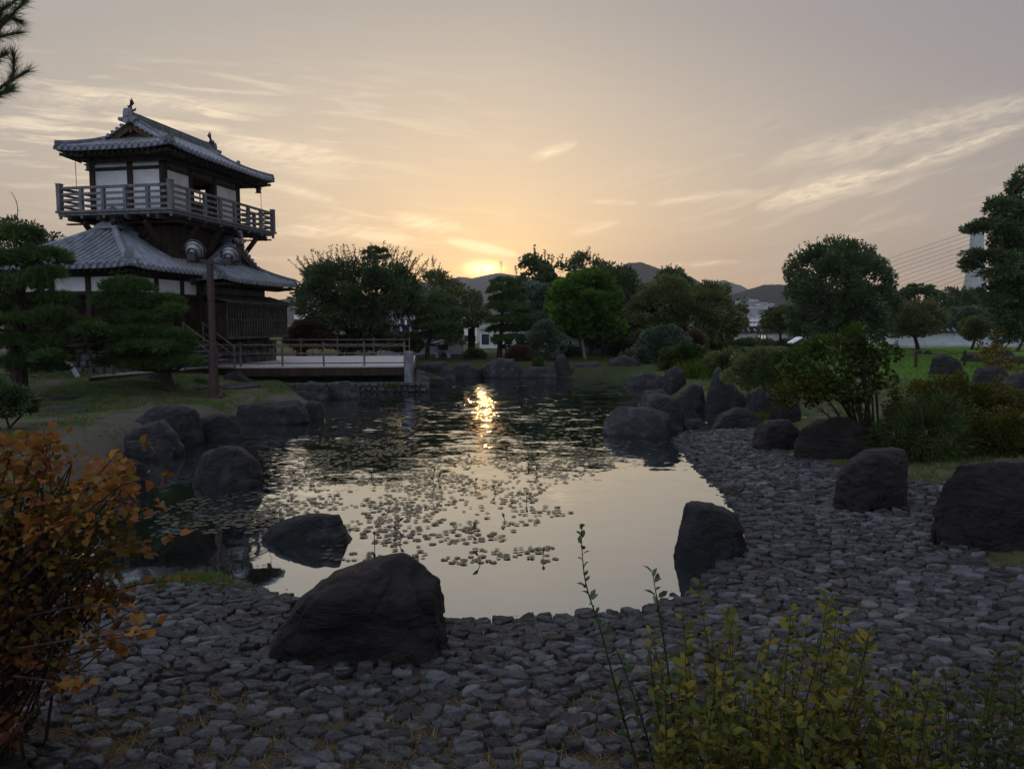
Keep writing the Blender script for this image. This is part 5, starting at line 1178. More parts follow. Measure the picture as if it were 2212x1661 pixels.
def tree(name, label, cat, outline, D, leaf, n, mat, base, nclump=70, cs=.5, r0=.12, asp=.5, group=None, stems=1, shoots=None, bark='bark', split=.5, k=10, depth=.8, droop=0.0, flat=.8, ly=None):
    bp_ = at(base[0], base[1], D); z0 = gz(bp_.x, D); o = empty(name, (bp_.x, D, z0), label, cat, group)
    if D > 30: n = int(n*1.7); leaf *= 1.25; nclump = int(nclump*1.8)
    Pb, Dr, C, r, cen = crown_pts(outline, D, n, nclump, cs, depth, flat)
    if droop: Dr = unit(Dr+np.array([0, 0, -droop]))
    V, Q = leaf_quads(Pb, Dr, leaf*rng.uniform(.65, 1.3, len(Pb)), asp)
    tb_ = MB(); limbs(tb_, (bp_.x, D, z0), C, k, r0, split, cen=cen, stems=stems, spread=r0*2.5)
    if shoots:
        ns, (x0, x1), lmax, lean, thick = shoots
        poly = poly_xz(outline, D); sx = rng.uniform(at(x0, 600, D).x, at(x1, 600, D).x, ns); S_ = []
        for x in sx:
            zz = np.linspace(poly[:, 1].min(), poly[:, 1].max(), 60); ins_ = inside(np.column_stack([np.full(60, x), zz]), poly); zt_ = zz[ins_].max() if ins_.any() else cen[2]
            S_.append((x, D+rng.uniform(-.6, .6), zt_-.35))
        mx_ = (at(x0, 600, D).x+at(x1, 600, D).x)/2; hw_ = max(.5, abs(at(x1, 600, D).x-at(x0, 600, D).x)/2)
        dirs = [(lean*(s[0]-mx_)/hw_+rng.normal(0, .18), rng.normal(0, .2), 1) for s in S_]
        pl_ = shoots_pts(S_, dirs, lmax*rng.uniform(.45, 1, ns), .1, (0, 0, 0)); EP, ED = [], []
        for pts in pl_:
            tb_.tube(pts, [thick*(1-.8*i/len(pts)) for i in range(len(pts))], 5)
            for a_, b_ in zip(pts, pts[1:]):
                for q_ in range(4):
                    EP.append(a_.lerp(b_, rng.random())); dd = rand_dir(1)[0]; ED.append(unit(np.array((b_-a_).normalized())*.7+dd))
        V2, Q2 = leaf_quads(np.array(EP), np.array(ED), leaf*.75*rng.uniform(.6, 1.2, len(EP)), asp); Q = np.concatenate([Q, Q2+len(V)]); V = np.concatenate([V, V2])
    arr_obj('crown', V, Q, LM[mat], o); tb_.build('trunk', M[bark], o, o.location); return o
def shrub(name, label, outline, D, leaf, n, mat, base, **kw):
    kw.setdefault('stems', 4); kw.setdefault('r0', .05); kw.setdefault('cs', .3); kw.setdefault('nclump', 45)
    return tree(name, label, kw.pop('cat', 'shrub'), outline, D, leaf, n, mat, base, **kw)
def needle_tufts(Pb, Dr, L, wd, k=12, spread=.75):
    n = len(Pb); Pn = np.repeat(Pb, k, 0); Dn = unit(np.repeat(Dr, k, 0)+rng.normal(0, spread, (n*k, 3))); ln = (L*rng.uniform(.6, 1.15, n*k))[:, None]
    S = unit(np.cross(Dn, rand_dir(n*k)))*wd; V = np.stack([Pn-S, Pn+S, Pn+Dn*ln], 1).reshape(-1, 3); return V, np.arange(3*n*k).reshape(-1, 3)
def pine(name, label, pads, D, base, trunk, L=.2, wd=.013, dens=30, mat='pine', group=None, r0=.13, cat='pine tree', yspread=.55, bark='bark'):
    bp_ = at(base[0], base[1], D); z0 = gz(bp_.x, D); o = empty(name, (bp_.x, D, z0), label, cat, group); PB, DR, CC = [], [], []; dens *= 1.5
    tr = [Vector((bp_.x, D, z0-.15))]+[at(a, b, D)+Vector((0, rng.normal(0, .05), 0)) for a, b in trunk]
    for (px, py, rx, ry) in pads:
        c = at(px, py, D); rX = rx/F*D*.93; rZ = ry/F*D*.86; rY = rX*.85; c = Vector((c.x, c.y+rng.uniform(-1, 1)*yspread, c.z)); n = int(dens*(rX*rY*math.pi+rX*rZ*4)*4)
        u_ = rand_dir(n); u_[:, 2] = np.where(u_[:, 2] < -.35, -u_[:, 2], u_[:, 2]); rad = rng.uniform(.72, 1.02, (n, 1))
        lump = np.array([noise.noise(Vector(q_*3.1+px*.37)) for q_ in u_])[:, None]
        PB.append(np.array(c)+u_*rad*(1+.22*lump)*np.array([rX, rY, rZ])); DR.append(unit(u_*np.array([.8, .8, .7])+np.array([0, 0, .75]))); CC.append(c-Vector((0, 0, rZ*.4)))
    V, Q = needle_tufts(np.concatenate(PB), np.concatenate(DR), L, wd); arr_obj('needles', V, Q, LM[mat], o)
    mb = MB(); m_ = len(tr); mb.tube(tr, [r0*(1.15-.85*i/(m_-1)) for i in range(m_)], 9)
    for c in CC:
        j = min(range(m_), key=lambda i: (tr[i]-c).length+(2 if tr[i].z > c.z else 0)); a_ = tr[max(j, 1)]; mid = a_.lerp(c, .5)+Vector((0, 0, -.08)); mb.tube([a_, mid, c], [r0*.4, r0*.28, r0*.1], 6)
    mb.build('trunk', M[bark], o, o.location); return o
def blades(name, P3, h, wd, mat, label, lean=.35, kind='stuff', origin=None, cat=None):
    n = len(P3); Dn = unit(np.column_stack([rng.normal(0, lean, (n, 2)), np.ones(n)])); S = unit(np.cross(Dn, rand_dir(n)))*wd; hh_ = (h*rng.uniform(.5, 1.2, n))[:, None]
    bend = np.column_stack([Dn[:, :2], np.zeros(n)])*hh_*.8; Mi = P3+Dn*hh_*.55; T_ = P3+Dn*hh_+bend*.5
    V = np.stack([P3-S, P3+S, Mi+S*.7, T_, Mi-S*.7], 1).reshape(-1, 3); Q = np.arange(5*n).reshape(n, 5)
    o = arr_obj(name, V, Q, LM[mat], None, origin=origin); return tag(o, label, cat, None, kind)

# ---- left side
pine('pine_tree', 'large cloud-pruned pine at the left edge of the lawn', [(50,515,55,24),(95,560,60,24),(35,570,55,26),(112,598,45,20),(48,618,70,24),(98,650,50,20),(25,660,50,24),(122,682,38,18),(60,700,75,22),(150,706,48,18),(200,716,40,17),(235,727,16,11),(110,738,58,20),(40,745,60,22),(80,775,60,20),(132,772,36,16),(28,790,50,18),(90,800,40,13),(-40,560,60,40),(-40,680,60,50)], 20, (38, 815), [(36, 770), (44, 720), (40, 660), (50, 600), (55, 540)], r0=.2)
pine('pine_tree', 'domed cloud-pruned pine with a leaning trunk before the plank ramp', [(298,626,56,24),(272,655,60,24),(338,660,48,26),(376,674,28,15),(300,690,75,18),(250,716,62,18),(322,722,72,22),(388,730,48,18),(345,750,88,17),(420,744,22,13),(232,738,40,15),(298,768,80,16),(250,784,55,13),(378,776,60,16),(416,783,42,15),(330,790,60,13),(225,755,30,14)], 21.6, (366, 826), [(350, 800), (335, 770), (318, 730), (305, 680), (298, 640)], r0=.17, L=.19)
tree('broadleaf_tree', 'dark rounded broadleaf tree behind the left pine', 'tree', [(-120,470),(-40,455),(0,461),(40,468),(80,480),(118,500),(140,530),(156,560),(140,595),(60,640),(-120,640)], 28, .13, 12000, 'dark', (20, 800), 80, .4, .16)
shrub('low_shrub', 'low dark shrub at the left edge of the lawn below the pine', [(-30,892),(-30,812),(0,806),(35,812),(65,832),(80,862),(70,890),(20,900)], 14.5, .09, 5000, 'dark', (10, 900), cs=.15)
# overhanging pine boughs at the top left
def bough(D):
    b0 = at(-420, 900, D); o = empty('pine_tree', (b0.x, D, gz(b0.x, D)), 'overhanging pine boughs with long needles in the top left corner', 'pine tree'); mb = MB(); PB, DR = [], []
    tr = [Vector((b0.x, D, gz(b0.x, D)-.2)), at(-400, 500, D), at(-390, 100, D), at(-380, -200, D)]; mb.tube(tr, [.16, .14, .12, .09], 10)
    fox = [[(-90,120),(-40,95),(5,60),(30,22),(44,0)], [(-90,60),(-40,30),(0,0),(20,-40)], [(-100,150),(-40,110),(5,85),(26,62)], [(-110,260),(-50,225),(-5,190),(15,150),(22,112)], [(-110,250),(-40,220),(10,180),(33,140)], [(-90,270),(-30,235),(0,205),(14,190)], [(-60,130),(-20,70),(10,25),(28,-10)], [(-90,200),(-40,170),(-8,140),(10,118)], [(-60,40),(-10,10),(15,-20)], [(-80,90),(-30,60),(8,30),(30,40)]]
    for f_ in fox:
        pts = [at(a, b, D)+Vector((0, rng.normal(0, .05), 0)) for a, b in f_]; mb.tube([at(-395, 300, D)]*0+[Vector(p) for p in pts], [.02, .014, .01, .008, .006][:len(pts)], 6)
        mb.tube([at(-395, f_[0][1]+40, D), at(-230, f_[0][1]+10, D), pts[0]], [.05, .035, .02], 6)
        for a_, b_ in zip(pts, pts[1:]):
            d = (b_-a_).normalized()
            for q_ in range(26): PB.append(a_.lerp(b_, rng.random())); DR.append(d*1.1)
    V, Q = needle_tufts(np.array(PB), np.array(DR), .125, .0016, 9, .55); arr_obj('needles', V, Q, LM['pine_dark'], o); mb.build('trunk', M['bark'], o, o.location)
bough(6.0)
# ---- trees across the pond
tree('arching_tree', 'wide dark tree with wispy arching shoots right of the turret', 'tree', [(640,650),(643,605),(668,580),(720,567),(780,562),(840,564),(885,580),(908,610),(918,650),(905,692),(860,710),(780,718),(700,708),(650,690)], 42, .17, 21000, 'dark', (742, 745), 120, .55, .2, .36, stems=5, shoots=(95, (640, 905), 1.5, .75, .018), k=25)
pine('topiary_tree', 'tree with puffed dark crown poking above the arching tree', [(792,548,12,8),(808,540,13,7),(826,544,12,8),(836,556,9,7),(806,556,13,6),(822,560,12,6),(790,560,9,5),(812,548,10,6)], 54, (812, 740), [(812, 640), (812, 590), (812, 566)], L=.2, wd=.022, dens=20, mat='pine_dark', r0=.14, yspread=.3, cat='tree')
tree('slender_tree', 'loose slender tree with a pointed tip left of the sun', 'tree', [(898,690),(902,640),(905,610),(922,585),(932,563),(942,566),(950,590),(966,582),(975,600),(1000,618),(1032,632),(1056,655),(1060,696),(1020,704),(985,722),(940,725)], 47, .16, 6800, 'olive', (955, 768), 70, .42, .1, .45, k=22, stems=3, shoots=(10, (915, 960), .9, .2, .015))
pine('pine_tree', 'small spreading pine right of the deck end', [(950,652,38,16),(928,674,44,17),(978,680,40,16),(912,700,28,12),(950,708,60,14),(984,742,24,8),(928,730,42,12),(970,728,34,11)], 43, (922, 775), [(924, 745), (935, 715), (945, 685), (950, 660)], L=.2, wd=.018, dens=15, r0=.14, mat='pine_dark')
pine('pine_tree', 'tall tiered pine in the middle of the far shore', [(1088,612,28,12),(1086,630,40,15),(1097,648,44,15),(1082,664,38,13),(1112,672,44,14),(1104,694,62,15),(1086,714,40,13),(1128,712,50,14),(1152,732,28,13),(1112,734,54,13),(1136,752,30,10)], 44, (1078, 780), [(1080, 750), (1084, 710), (1086, 660), (1086, 620)], L=.2, wd=.018, dens=15, r0=.17)
tree('branching_tree', 'open-crowned tree with ragged top against the sunset', 'tree', [(1102,650),(1098,604),(1104,586),(1122,580),(1132,558),(1146,538),(1160,548),(1172,545),(1186,562),(1200,566),(1212,552),(1222,572),(1226,640),(1200,700),(1130,700)], 51, .2, 5200, 'dark', (1160, 770), 60, .38, .12, .6, k=26, shoots=(14, (1105, 1225), 1.0, .4, .02))
shrub('weeping_tree', 'grey weeping tree hanging below the ragged tree', [(1110,700),(1108,650),(1120,612),(1150,600),(1185,605),(1205,640),(1210,690),(1180,720),(1130,720)], 49, .2, 8000, 'grey', (1150, 770), cat='tree', droop=1.4, asp=.22, cs=.4, r0=.1)
tree('broadleaf_tree', 'tall dark tree behind the bright green tree', 'tree', [(1214,640),(1222,590),(1238,556),(1262,546),(1284,556),(1300,572),(1326,576),(1350,584),(1374,596),(1388,630),(1402,680),(1392,745),(1330,750),(1230,745)], 52, .2, 11000, 'dark', (1315, 765), 90, .55, .18, shoots=(16, (1225, 1300), .9, .3, .02))
tree('maple_tree', 'bright green tree with a pale trunk on the far shore', 'tree', [(1180,700),(1186,655),(1192,622),(1212,598),(1248,586),(1284,582),(1310,596),(1326,620),(1336,652),(1347,690),(1342,726),(1310,736),(1288,718),(1262,738),(1236,716),(1200,718)], 44, .17, 15000, 'bright', (1264, 777), 110, .42, .11, .75, bark='bark_pale', k=14, split=.42)
tree('broadleaf_tree', 'slim dark tree with crooked trunk right of the pale trunk', 'tree', [(1280,700),(1290,650),(1320,640),(1345,670),(1340,715),(1300,722)], 47, .17, 3000, 'dark', (1300, 768), 25, .4, .12, k=8)
shrub('round_shrub', 'bluish grey-green rounded shrub left of the bright green tree', [(1138,735),(1152,705),(1172,692),(1196,694),(1214,708),(1226,740),(1218,772),(1150,776),(1136,760)], 42.5, .12, 6500, 'grey', (1180, 780), asp=.35)
tree('broadleaf_tree', 'broad dark olive tree filling the right of the far shore', 'tree', [(1358,700),(1366,650),(1390,618),(1430,600),(1475,597),(1520,608),(1560,612),(1590,628),(1606,660),(1614,690),(1595,726),(1545,748),(1480,752),(1400,745),(1362,725)], 46, .15, 24000, 'olive', (1470, 775), 150, .45, .22, k=20, stems=3)
tree('broadleaf_tree', 'ragged treetop showing above the broad olive tree', 'tree', [(1400,640),(1410,608),(1430,590),(1448,578),(1470,584),(1490,600),(1500,640)], 56, .2, 2600, 'dark', (1450, 760), 30, .45, .12, k=14, shoots=(12, (1415, 1480), .8, .3, .02))
shrub('flowering_shrub', 'grey-green shrub with bluish leaves at the water under the broad olive tree', [(1366,775),(1376,730),(1408,708),(1450,702),(1478,716),(1494,750),(1476,790),(1400,796)], 39, .13, 8000, 'grey', (1430, 800))
shrub('flowering_shrub', 'small reddish shrub under the right side of the broad olive tree', [(1476,750),(1484,722),(1504,714),(1524,728),(1524,756),(1490,764)], 42, .12, 2600, 'pink', (1500, 775))
shrub('low_shrub', 'olive yellow-green shrub above the far right shore rocks', [(1428,800),(1440,758),(1470,743),(1510,745),(1534,766),(1532,800),(1480,808)], 33, .11, 6500, 'lime', (1480, 810))
shrub('leafy_shrub', 'dense dark shrub left of the bright green lawn plants', [(1562,812),(1580,778),(1620,758),(1680,752),(1716,780),(1712,825),(1650,838),(1590,838)], 20, .09, 9000, 'olive', (1640, 850), cs=.22)
shrub('leafy_shrub', 'fresh green feathery shrub behind the large leafy shrub', [(1640,830),(1650,775),(1690,745),(1730,740),(1760,770),(1750,830),(1690,850)], 17, .08, 7000, 'grass', (1700, 860), cs=.2, asp=.25)
shrub('clipped_hedge', 'dark clipped hedge before the long wall, left of the box light', [(1543,754),(1546,741),(1580,735),(1640,734),(1672,738),(1674,754)], 66, .2, 3200, 'dark', (1600, 756), cs=.5, cat='hedge')
shrub('clipped_hedge', 'dark clipped hedge before the long wall, right of the box light', [(1656,754),(1660,740),(1690,736),(1740,737),(1760,756)], 66, .2, 2600, 'dark', (1700, 756), cs=.5, cat='hedge')
shrub('clipped_hedge', 'lower hedge nearer the pond in front of the dark clipped one', [(1520,768),(1524,756),(1580,752),(1650,753),(1715,755),(1716,768)], 52, .17, 3800, 'olive', (1600, 770), cs=.4, cat='hedge')
shrub('clipped_hedge', 'dark clipped mound at the wall foot right of the bright green tree', [(1308,768),(1312,742),(1340,734),(1372,740),(1376,768)], 48.5, .15, 2600, 'dark', (1340, 770), cs=.4, cat='hedge')
shrub('clipped_shrub', 'dark dome-clipped shrub right of the tiered pine trunk', [(1092,780),(1096,760),(1112,748),(1134,748),(1150,762),(1154,780)], 42, .11, 3200, 'red', (1122, 782), cs=.3)
shrub('low_shrub', 'small dark shrub beside the gate on the far shore', [(1002,775),(1010,758),(1030,754),(1044,764),(1046,776)], 45, .12, 1500, 'dark', (1025, 778), cs=.3)
shrub('low_shrub', 'reddish brown shrub behind the deck below the turret end', [(614,745),(628,712),(652,692),(684,694),(712,712),(732,735),(728,750),(640,752)], 41, .13, 7000, 'red', (670, 760))
shrub('low_shrub', 'dark shrub behind the deck fence under the arching tree', [(700,750),(720,728),(760,722),(800,728),(822,750),(780,758)], 43, .13, 4500, 'dark', (760, 760))
shrub('leafy_shrub', 'leafy green shrub before the left garden wall', [(838,752),(850,730),(876,721),(902,730),(912,752),(880,760)], 45, .16, 2600, 'olive', (875, 765), asp=.6)
for i_, (ol, D_s, mt, lab, bs) in enumerate([
  ([(1180,775),(1190,756),(1225,748),(1262,756),(1270,775)], 46, 'dark', 'low dark shrub at the foot of the pale-trunked bright tree', (1225, 780)),
  ([(1335,790),(1345,762),(1380,752),(1420,765),(1428,792)], 40, 'olive', 'low olive shrub above the humped far-shore rock', (1380, 796)),
  ([(1520,800),(1535,770),(1575,758),(1620,766),(1630,800)], 27, 'olive', 'olive shrub filling the gap right of the bright grass tuft', (1575, 806)),
  ([(1610,778),(1625,764),(1680,760),(1730,764),(1740,780)], 34, 'dark', 'dark shrub in front of the lower hedge near the white board', (1675, 780)),
  ([(760,752),(770,720),(800,700),(840,705),(855,730),(850,755)], 46, 'dark', 'dark shrub under the right side of the arching tree', (810, 760)),
  ([(1515,750),(1522,720),(1540,705),(1555,715),(1560,740),(1550,752)], 50, 'olive', 'dark bushy growth under the right edge of the broad olive tree', (1560, 760))]):
    shrub('low_shrub', lab, ol, D_s, .12, 4200, mt, bs)
# ---- right side
tree('round_tree', 'large round dark tree before the long wall on the right lawn', 'tree', [(1700,700),(1699,645),(1706,595),(1722,560),(1750,535),(1782,524),(1815,518),(1850,527),(1880,548),(1905,578),(1920,612),(1929,655),(1920,700),(1890,730),(1830,746),(1760,742),(1715,722)], 52, .19, 22000, 'dark', (1820, 768), 150, .6, .26, .5, stems=3, shoots=(60, (1706, 1922), 1.0, .6, .025), k=22)
shrub('round_tree', 'small lighter tree tucked left of the large round one', [(1646,712),(1652,684),(1676,664),(1704,660),(1724,690),(1716,716)], 62, .2, 3600, 'olive', (1690, 740), cat='tree', cs=.5, r0=.12)
tree('plum_tree', 'spiky-topped tree with a crooked trunk right of the round tree', 'tree', [(1922,700),(1930,668),(1956,652),(1995,652),(2022,662),(2034,690),(2030,714),(1998,726),(1950,730),(1922,720)], 58, .17, 9500, 'olive', (1984, 750), 80, .5, .16, .35, shoots=(40, (1925, 2045), 1.0, .5, .02), k=14)
tree('umbrella_tree', 'flat-topped open tree silhouetted under the bridge cables', 'tree', [(1936,648),(1944,626),(1968,615),(1998,614),(2024,626),(2034,646),(2018,652),(1988,640),(1956,654)], 98, .3, 2600, 'dark', (1985, 720), 60, .5, .2, k=40, flat=.35)
tree('broadleaf_tree', 'dark tree mass far behind the right lawn below the pylon', 'tree', [(2018,700),(2024,652),(2044,628),(2080,620),(2120,630),(2160,640),(2200,660),(2200,725),(2100,730),(2030,728)], 92, .34, 6500, 'dark', (2090, 735), 80, 1.0, .3)
tree('broadleaf_tree', 'greyish round treetop in front of the dark mass', 'tree', [(2030,705),(2048,675),(2090,660),(2132,674),(2144,704),(2090,722)], 78, .26, 4200, 'grey', (2088, 740), 50, .7, .2)
tree('plum_tree', 'small bushy tree leaning over the long wall near the right edge', 'tree', [(2074,718),(2082,698),(2104,686),(2128,692),(2138,714),(2128,730),(2090,732)], 60, .17, 5200, 'olive', (2098, 752), 50, .45, .12, .35, shoots=(20, (2072, 2142), .7, .4, .02))
tree('plum_tree', 'shaded bushy tree under the big conifer at the right edge', 'tree', [(2184,722),(2190,698),(2210,684),(2260,690),(2300,735),(2220,735)], 56, .17, 4800, 'dark', (2195, 755), 50, .45, .12)
def cluster_tree(name, label, cat, clumps, D, leaf, dens, mat, base, trunk, r0=.2, asp=.4):
    b = at(base[0], base[1], D); z0 = gz(b.x, D); o = empty(name, (b.x, D, z0), label, cat); PB, DR = [], []; mb = MB(); tr = [Vector((b.x, D, z0-.2))]+[at(p_, q_, D) for p_, q_ in trunk]
    mb.tube(tr, [r0*(1.1-.85*i/(len(tr)-1)) for i in range(len(tr))], 9)
    for px, py, rx, ry in clumps:
        c = at(px, py, D)+Vector((0, rng.uniform(-1, 1)*rx/F*D*.8, 0)); s = np.array([rx, rx*.8, ry])/F*D
        j = min(range(1, len(tr)), key=lambda i: (tr[i]-c).length); mb.tube([tr[j], tr[j].lerp(c, .5)+Vector((0, 0, .1)), c], [r0*.35, r0*.22, r0*.08], 6)
        sub = int(9+rx*ry*.016)
        for _ in range(sub):
            u_ = rand_dir(1)[0]*rng.random()**.4; cc = np.array(c)+u_*s; n = int(dens*s[0]*s[2]/sub*60)+40
            w_ = rand_dir(n)*(rng.random((n, 1))**.45); PB.append(cc+w_*s*.42); DR.append(unit(w_+u_*.5+np.array([0, 0, .15])))
    V, Q = leaf_quads(np.concatenate(PB), np.concatenate(DR), leaf*rng.uniform(.6, 1.3, sum(map(len, PB))), asp); arr_obj('crown', V, Q, LM[mat], o); mb.build('trunk', M['bark'], o, o.location)
cluster_tree('conifer_tree', 'tall dark conifer with tiered boughs at the right edge', 'conifer', [(2206,402,18,34),(2188,448,30,24),(2150,452,26,22),(2124,486,34,13),(2170,500,42,20),(2202,520,42,30),(2094,496,18,7),(2130,558,42,13),(2106,552,28,13),(2176,566,42,22),(2206,600,50,34),(2150,592,40,12),(2182,636,48,22),(2150,652,32,14),(2206,680,44,34),(2184,716,36,20),(2232,470,50,60),(2250,560,60,70),(2250,660,60,80),(2100,575,25,10),(2160,690,30,14)], 34, .17, 30, 'dark', (2240, 800), [(2238, 700), (2236, 600), (2230, 500), (2212, 390)])
# near shrub with round leaves and visible stems
def near_shrub(name, label, outline, D, leaf, n, mat, base, stems, asp=.8, cs=.22, nclump=60, cat='shrub', droop=.25, depth=.7, r0=.02, up=(0, 0, 1)):
    b = at(base[0], base[1], D); z0 = gz(b.x, D); o = empty(name, (b.x, D, z0), label, cat); parts = outline if isinstance(outline, list) and isinstance(outline[0], tuple) and isinstance(outline[0][0], str) else [('leaves', outline, n, mat)]
    mb = MB(); AC = []
    for nm, ol, n_, mt in parts:
        Pb, Dr, C, r, cen = crown_pts(ol, D, n_, nclump, cs, depth); AC.append(C)
        V, Q = leaf_big(Pb, unit(Dr+np.array([0, -.25, -droop])), leaf*rng.uniform(.55, 1.2, n_), asp, up=up); arr_obj(nm, V, Q, LM[mt], o)
    C = np.concatenate(AC)
    for s in range(stems):
        t_ = Vector(C[rng.integers(len(C))]); p = Vector((b.x+rng.normal(0, .12), D+rng.normal(0, .12), z0-.05)); m1 = p.lerp(t_, .45)+Vector((rng.normal(0, .06), rng.normal(0, .06), .12*(t_-p).length)); mb.tube([p, m1, t_], [r0, r0*.75, r0*.3], 6)
        for q_ in range(3):
            t2 = Vector(C[rng.integers(len(C))])
            if (t2-t_).length < .9: mb.tube([m1.lerp(t_, .5), m1.lerp(t2, .7), t2], [r0*.5, r0*.35, r0*.15], 5)
    mb.build('stems', M['bark'], o, o.location); return o
near_shrub('leafy_shrub', 'large shrub with round leaves and bare stems above the cobble bank', [(1706,868),(1688,812),(1698,765),(1722,728),(1760,714),(1800,724),(1840,702),(1872,716),(1902,732),(1930,765),(1946,802),(1930,842),(1896,862),(1850,872),(1780,862),(1730,880)], 13.6, .095, 4200, 'lime', (1880, 955), 26, r0=.022)
near_shrub('leafy_shrub', 'yellow low branch of leaves hanging over the inlet rocks', [(1660,850),(1690,820),(1740,815),(1790,840),(1780,880),(1720,885),(1680,870)], 13.2, .07, 900, 'yellow', (1860, 950), 5, nclump=25, r0=.009)
shrub('yellow_shrub', 'spreading yellow-green low shrubs behind the right bank', [(1885,905),(1896,856),(1940,835),(2000,818),(2060,806),(2120,806),(2180,830),(2230,870),(2200,905),(2000,925)], 14.5, .07, 11000, 'yellow', (2020, 930), cs=.2, nclump=90, stems=8, r0=.03)
shrub('feathery_shrub', 'dark feathery green shrub at the foot of the yellow shrubs', [(1880,1005),(1890,945),(1930,900),(1980,868),(2040,845),(2084,870),(2112,930),(2090,990),(1990,1008)], 12.6, .09, 9000, 'grass', (1990, 1012), cs=.22, asp=.2, nclump=80, stems=8, r0=.03, shoots=(50, (1890, 2100), .55, .4, .008))
shrub('yellow_shrub', 'small yellowing shrub at the right edge under the big grey boulder', [(2090,960),(2100,915),(2150,890),(2230,895),(2260,950),(2180,985)], 12.2, .07, 4500, 'yellow', (2170, 990), cs=.18)
shrub('young_sapling', 'thin orange-tinged sapling standing before the bright lawn', [(2112,800),(2120,760),(2128,722),(2150,712),(2172,722),(2180,750),(2200,780),(2190,800),(2150,790)], 24, .12, 620, 'oliveleaf', (2148, 815), nclump=26, cs=.22, stems=2, r0=.035, cat='sapling', k=16)
# foreground: autumn shrub on the left
near_shrub('autumn_shrub', 'orange-leaved autumn shrub filling the left foreground', [
  ('orange_leaves', [(-120,970),(40,948),(70,935),(95,924),(130,945),(150,985),(200,1005),(240,984),(290,960),(322,955),(316,985),(300,1000),(372,1018),(366,1030),(310,1040),(270,1065),(300,1080),(345,1085),(340,1100),(270,1120),(200,1200),(-120,1260)], 1600, 'orange'),
  ('turning_leaves', [(-120,1420),(-120,1020),(160,1030),(200,1080),(260,1160),(340,1155),(380,1165),(370,1180),(310,1180),(330,1210),(250,1230),(262,1262),(220,1330),(120,1420)], 1600, 'oliveleaf'),
  ('russet_leaves', [(-120,1640),(-120,1200),(150,1180),(210,1270),(280,1250),(400,1245),(404,1256),(290,1275),(230,1300),(330,1330),(340,1370),(240,1380),(160,1400),(110,1440),(140,1520),(60,1600),(-120,1640)], 1900, 'russet')],
  3.9, .056, 0, '', (-60, 1660), 70, asp=.8, cs=.10, nclump=120, depth=.55, droop=.35, r0=.011)
# twigs of the autumn shrub reaching out to the right
shrub_o = bpy.data.objects[[o.name for o in bpy.data.objects if o.get('label', '').startswith('orange-leaved autumn')][0]]; tw = MB(); EP, ED, ES = [], [], []
for tw_ in ([(60,1240),(180,1110),(260,1050),(372,1014)], [(40,1200),(150,1080),(230,1010),(322,955)], [(80,1260),(200,1160),(290,1110),(348,1086)], [(60,1300),(180,1230),(280,1190),(386,1158)], [(60,1340),(200,1290),(300,1262),(404,1248)], [(40,1400),(160,1380),(260,1370),(345,1352)], [(40,1420),(130,1420),(210,1400),(260,1395)], [(20,1240),(60,1080),(90,990),(97,925)], [(50,1200),(120,1120),(200,1040),(248,984)], [(60,1300),(180,1200),(260,1165),(330,1210)], [(30,1460),(110,1470),(150,1480),(190,1476)], [(60,1330),(160,1310),(240,1310),(300,1325)]):
    D = 3.9+rng.uniform(-.5, .4); pts = [at(a_, b_, D) for a_, b_ in tw_]; tw.tube(pts, [.007, .0055, .004, .002], 6)
    for p_, q_ in zip(pts[1:], pts[2:]):
        for _ in range(9):
            t_ = rng.random(); side = Vector(rng.normal(0, 1, 3)); EP.append(p_.lerp(q_, t_)); ED.append(unit(np.array((q_-p_).normalized())*.5+np.array(side.normalized())*.8+np.array([0, 0, -.35]))); ES.append(rng.uniform(.045, .08))
V, Q = leaf_big(np.array(EP), np.array(ED), np.array(ES), .8, .25, .3, up=(0, 0, 1)); arr_obj('twig_leaves', V, Q, LM['orange'], shrub_o); tw.build('twigs', M['bark'], shrub_o, shrub_o.location)
# foreground: tall stems at the bottom right
def stem_plant(name, label, stems, D0, leaf, mat, step=.03, asp=.42, r0=.006, cat='shrub', extra=None, spread=.18):
    b = stems[0][0]; bx = at(b[0], b[1], D0); o = empty(name, (bx.x, D0, gz(bx.x, D0)), label, cat); mb = MB(); EP, ED, ES = [], [], []
    for st_ in stems:
        D = D0+rng.uniform(-spread, spread)*2; pts = [at(a, b_, D) for a, b_ in st_]; L = sum((q_-p).length for p, q_ in zip(pts, pts[1:]))
        # smooth curve
        fine = []
        for i in range(len(pts)-1):
            p0, p1, p2, p3 = pts[max(i-1, 0)], pts[i], pts[i+1], pts[min(i+2, len(pts)-1)]
            for q_ in range(6):
                t_ = q_/6; fine.append(.5*((2*p1)+(p2-p0)*t_+(2*p0-5*p1+4*p2-p3)*t_*t_+(3*p1-p0-3*p2+p3)*t_**3))
        fine.append(pts[-1]); m_ = len(fine); mb.tube(fine, [r0*(1-.75*i/(m_-1)) for i in range(m_)], 6); acc = 0
        for i in range(m_-1):
            d = fine[i+1]-fine[i]; acc += d.length; fr_ = i/(m_-1)
            while acc > step:
                acc -= step; a = rng.random()*6.28; side = Vector((math.cos(a), math.sin(a)*.8, .25))
                EP.append(fine[i+1]); ED.append(np.array((side*1.0+d.normalized()*.45).normalized())); ES.append(leaf*(1.1-.45*fr_)*rng.uniform(.6, 1.25))
    V, Q = leaf_big(np.array(EP), np.array(ED), np.array(ES), asp, .25, .3, up=(0, 0, 1)); arr_obj('leaves', V, Q, LM[mat], o)
    mb.build('stems', M['bark'], o, o.location); return o
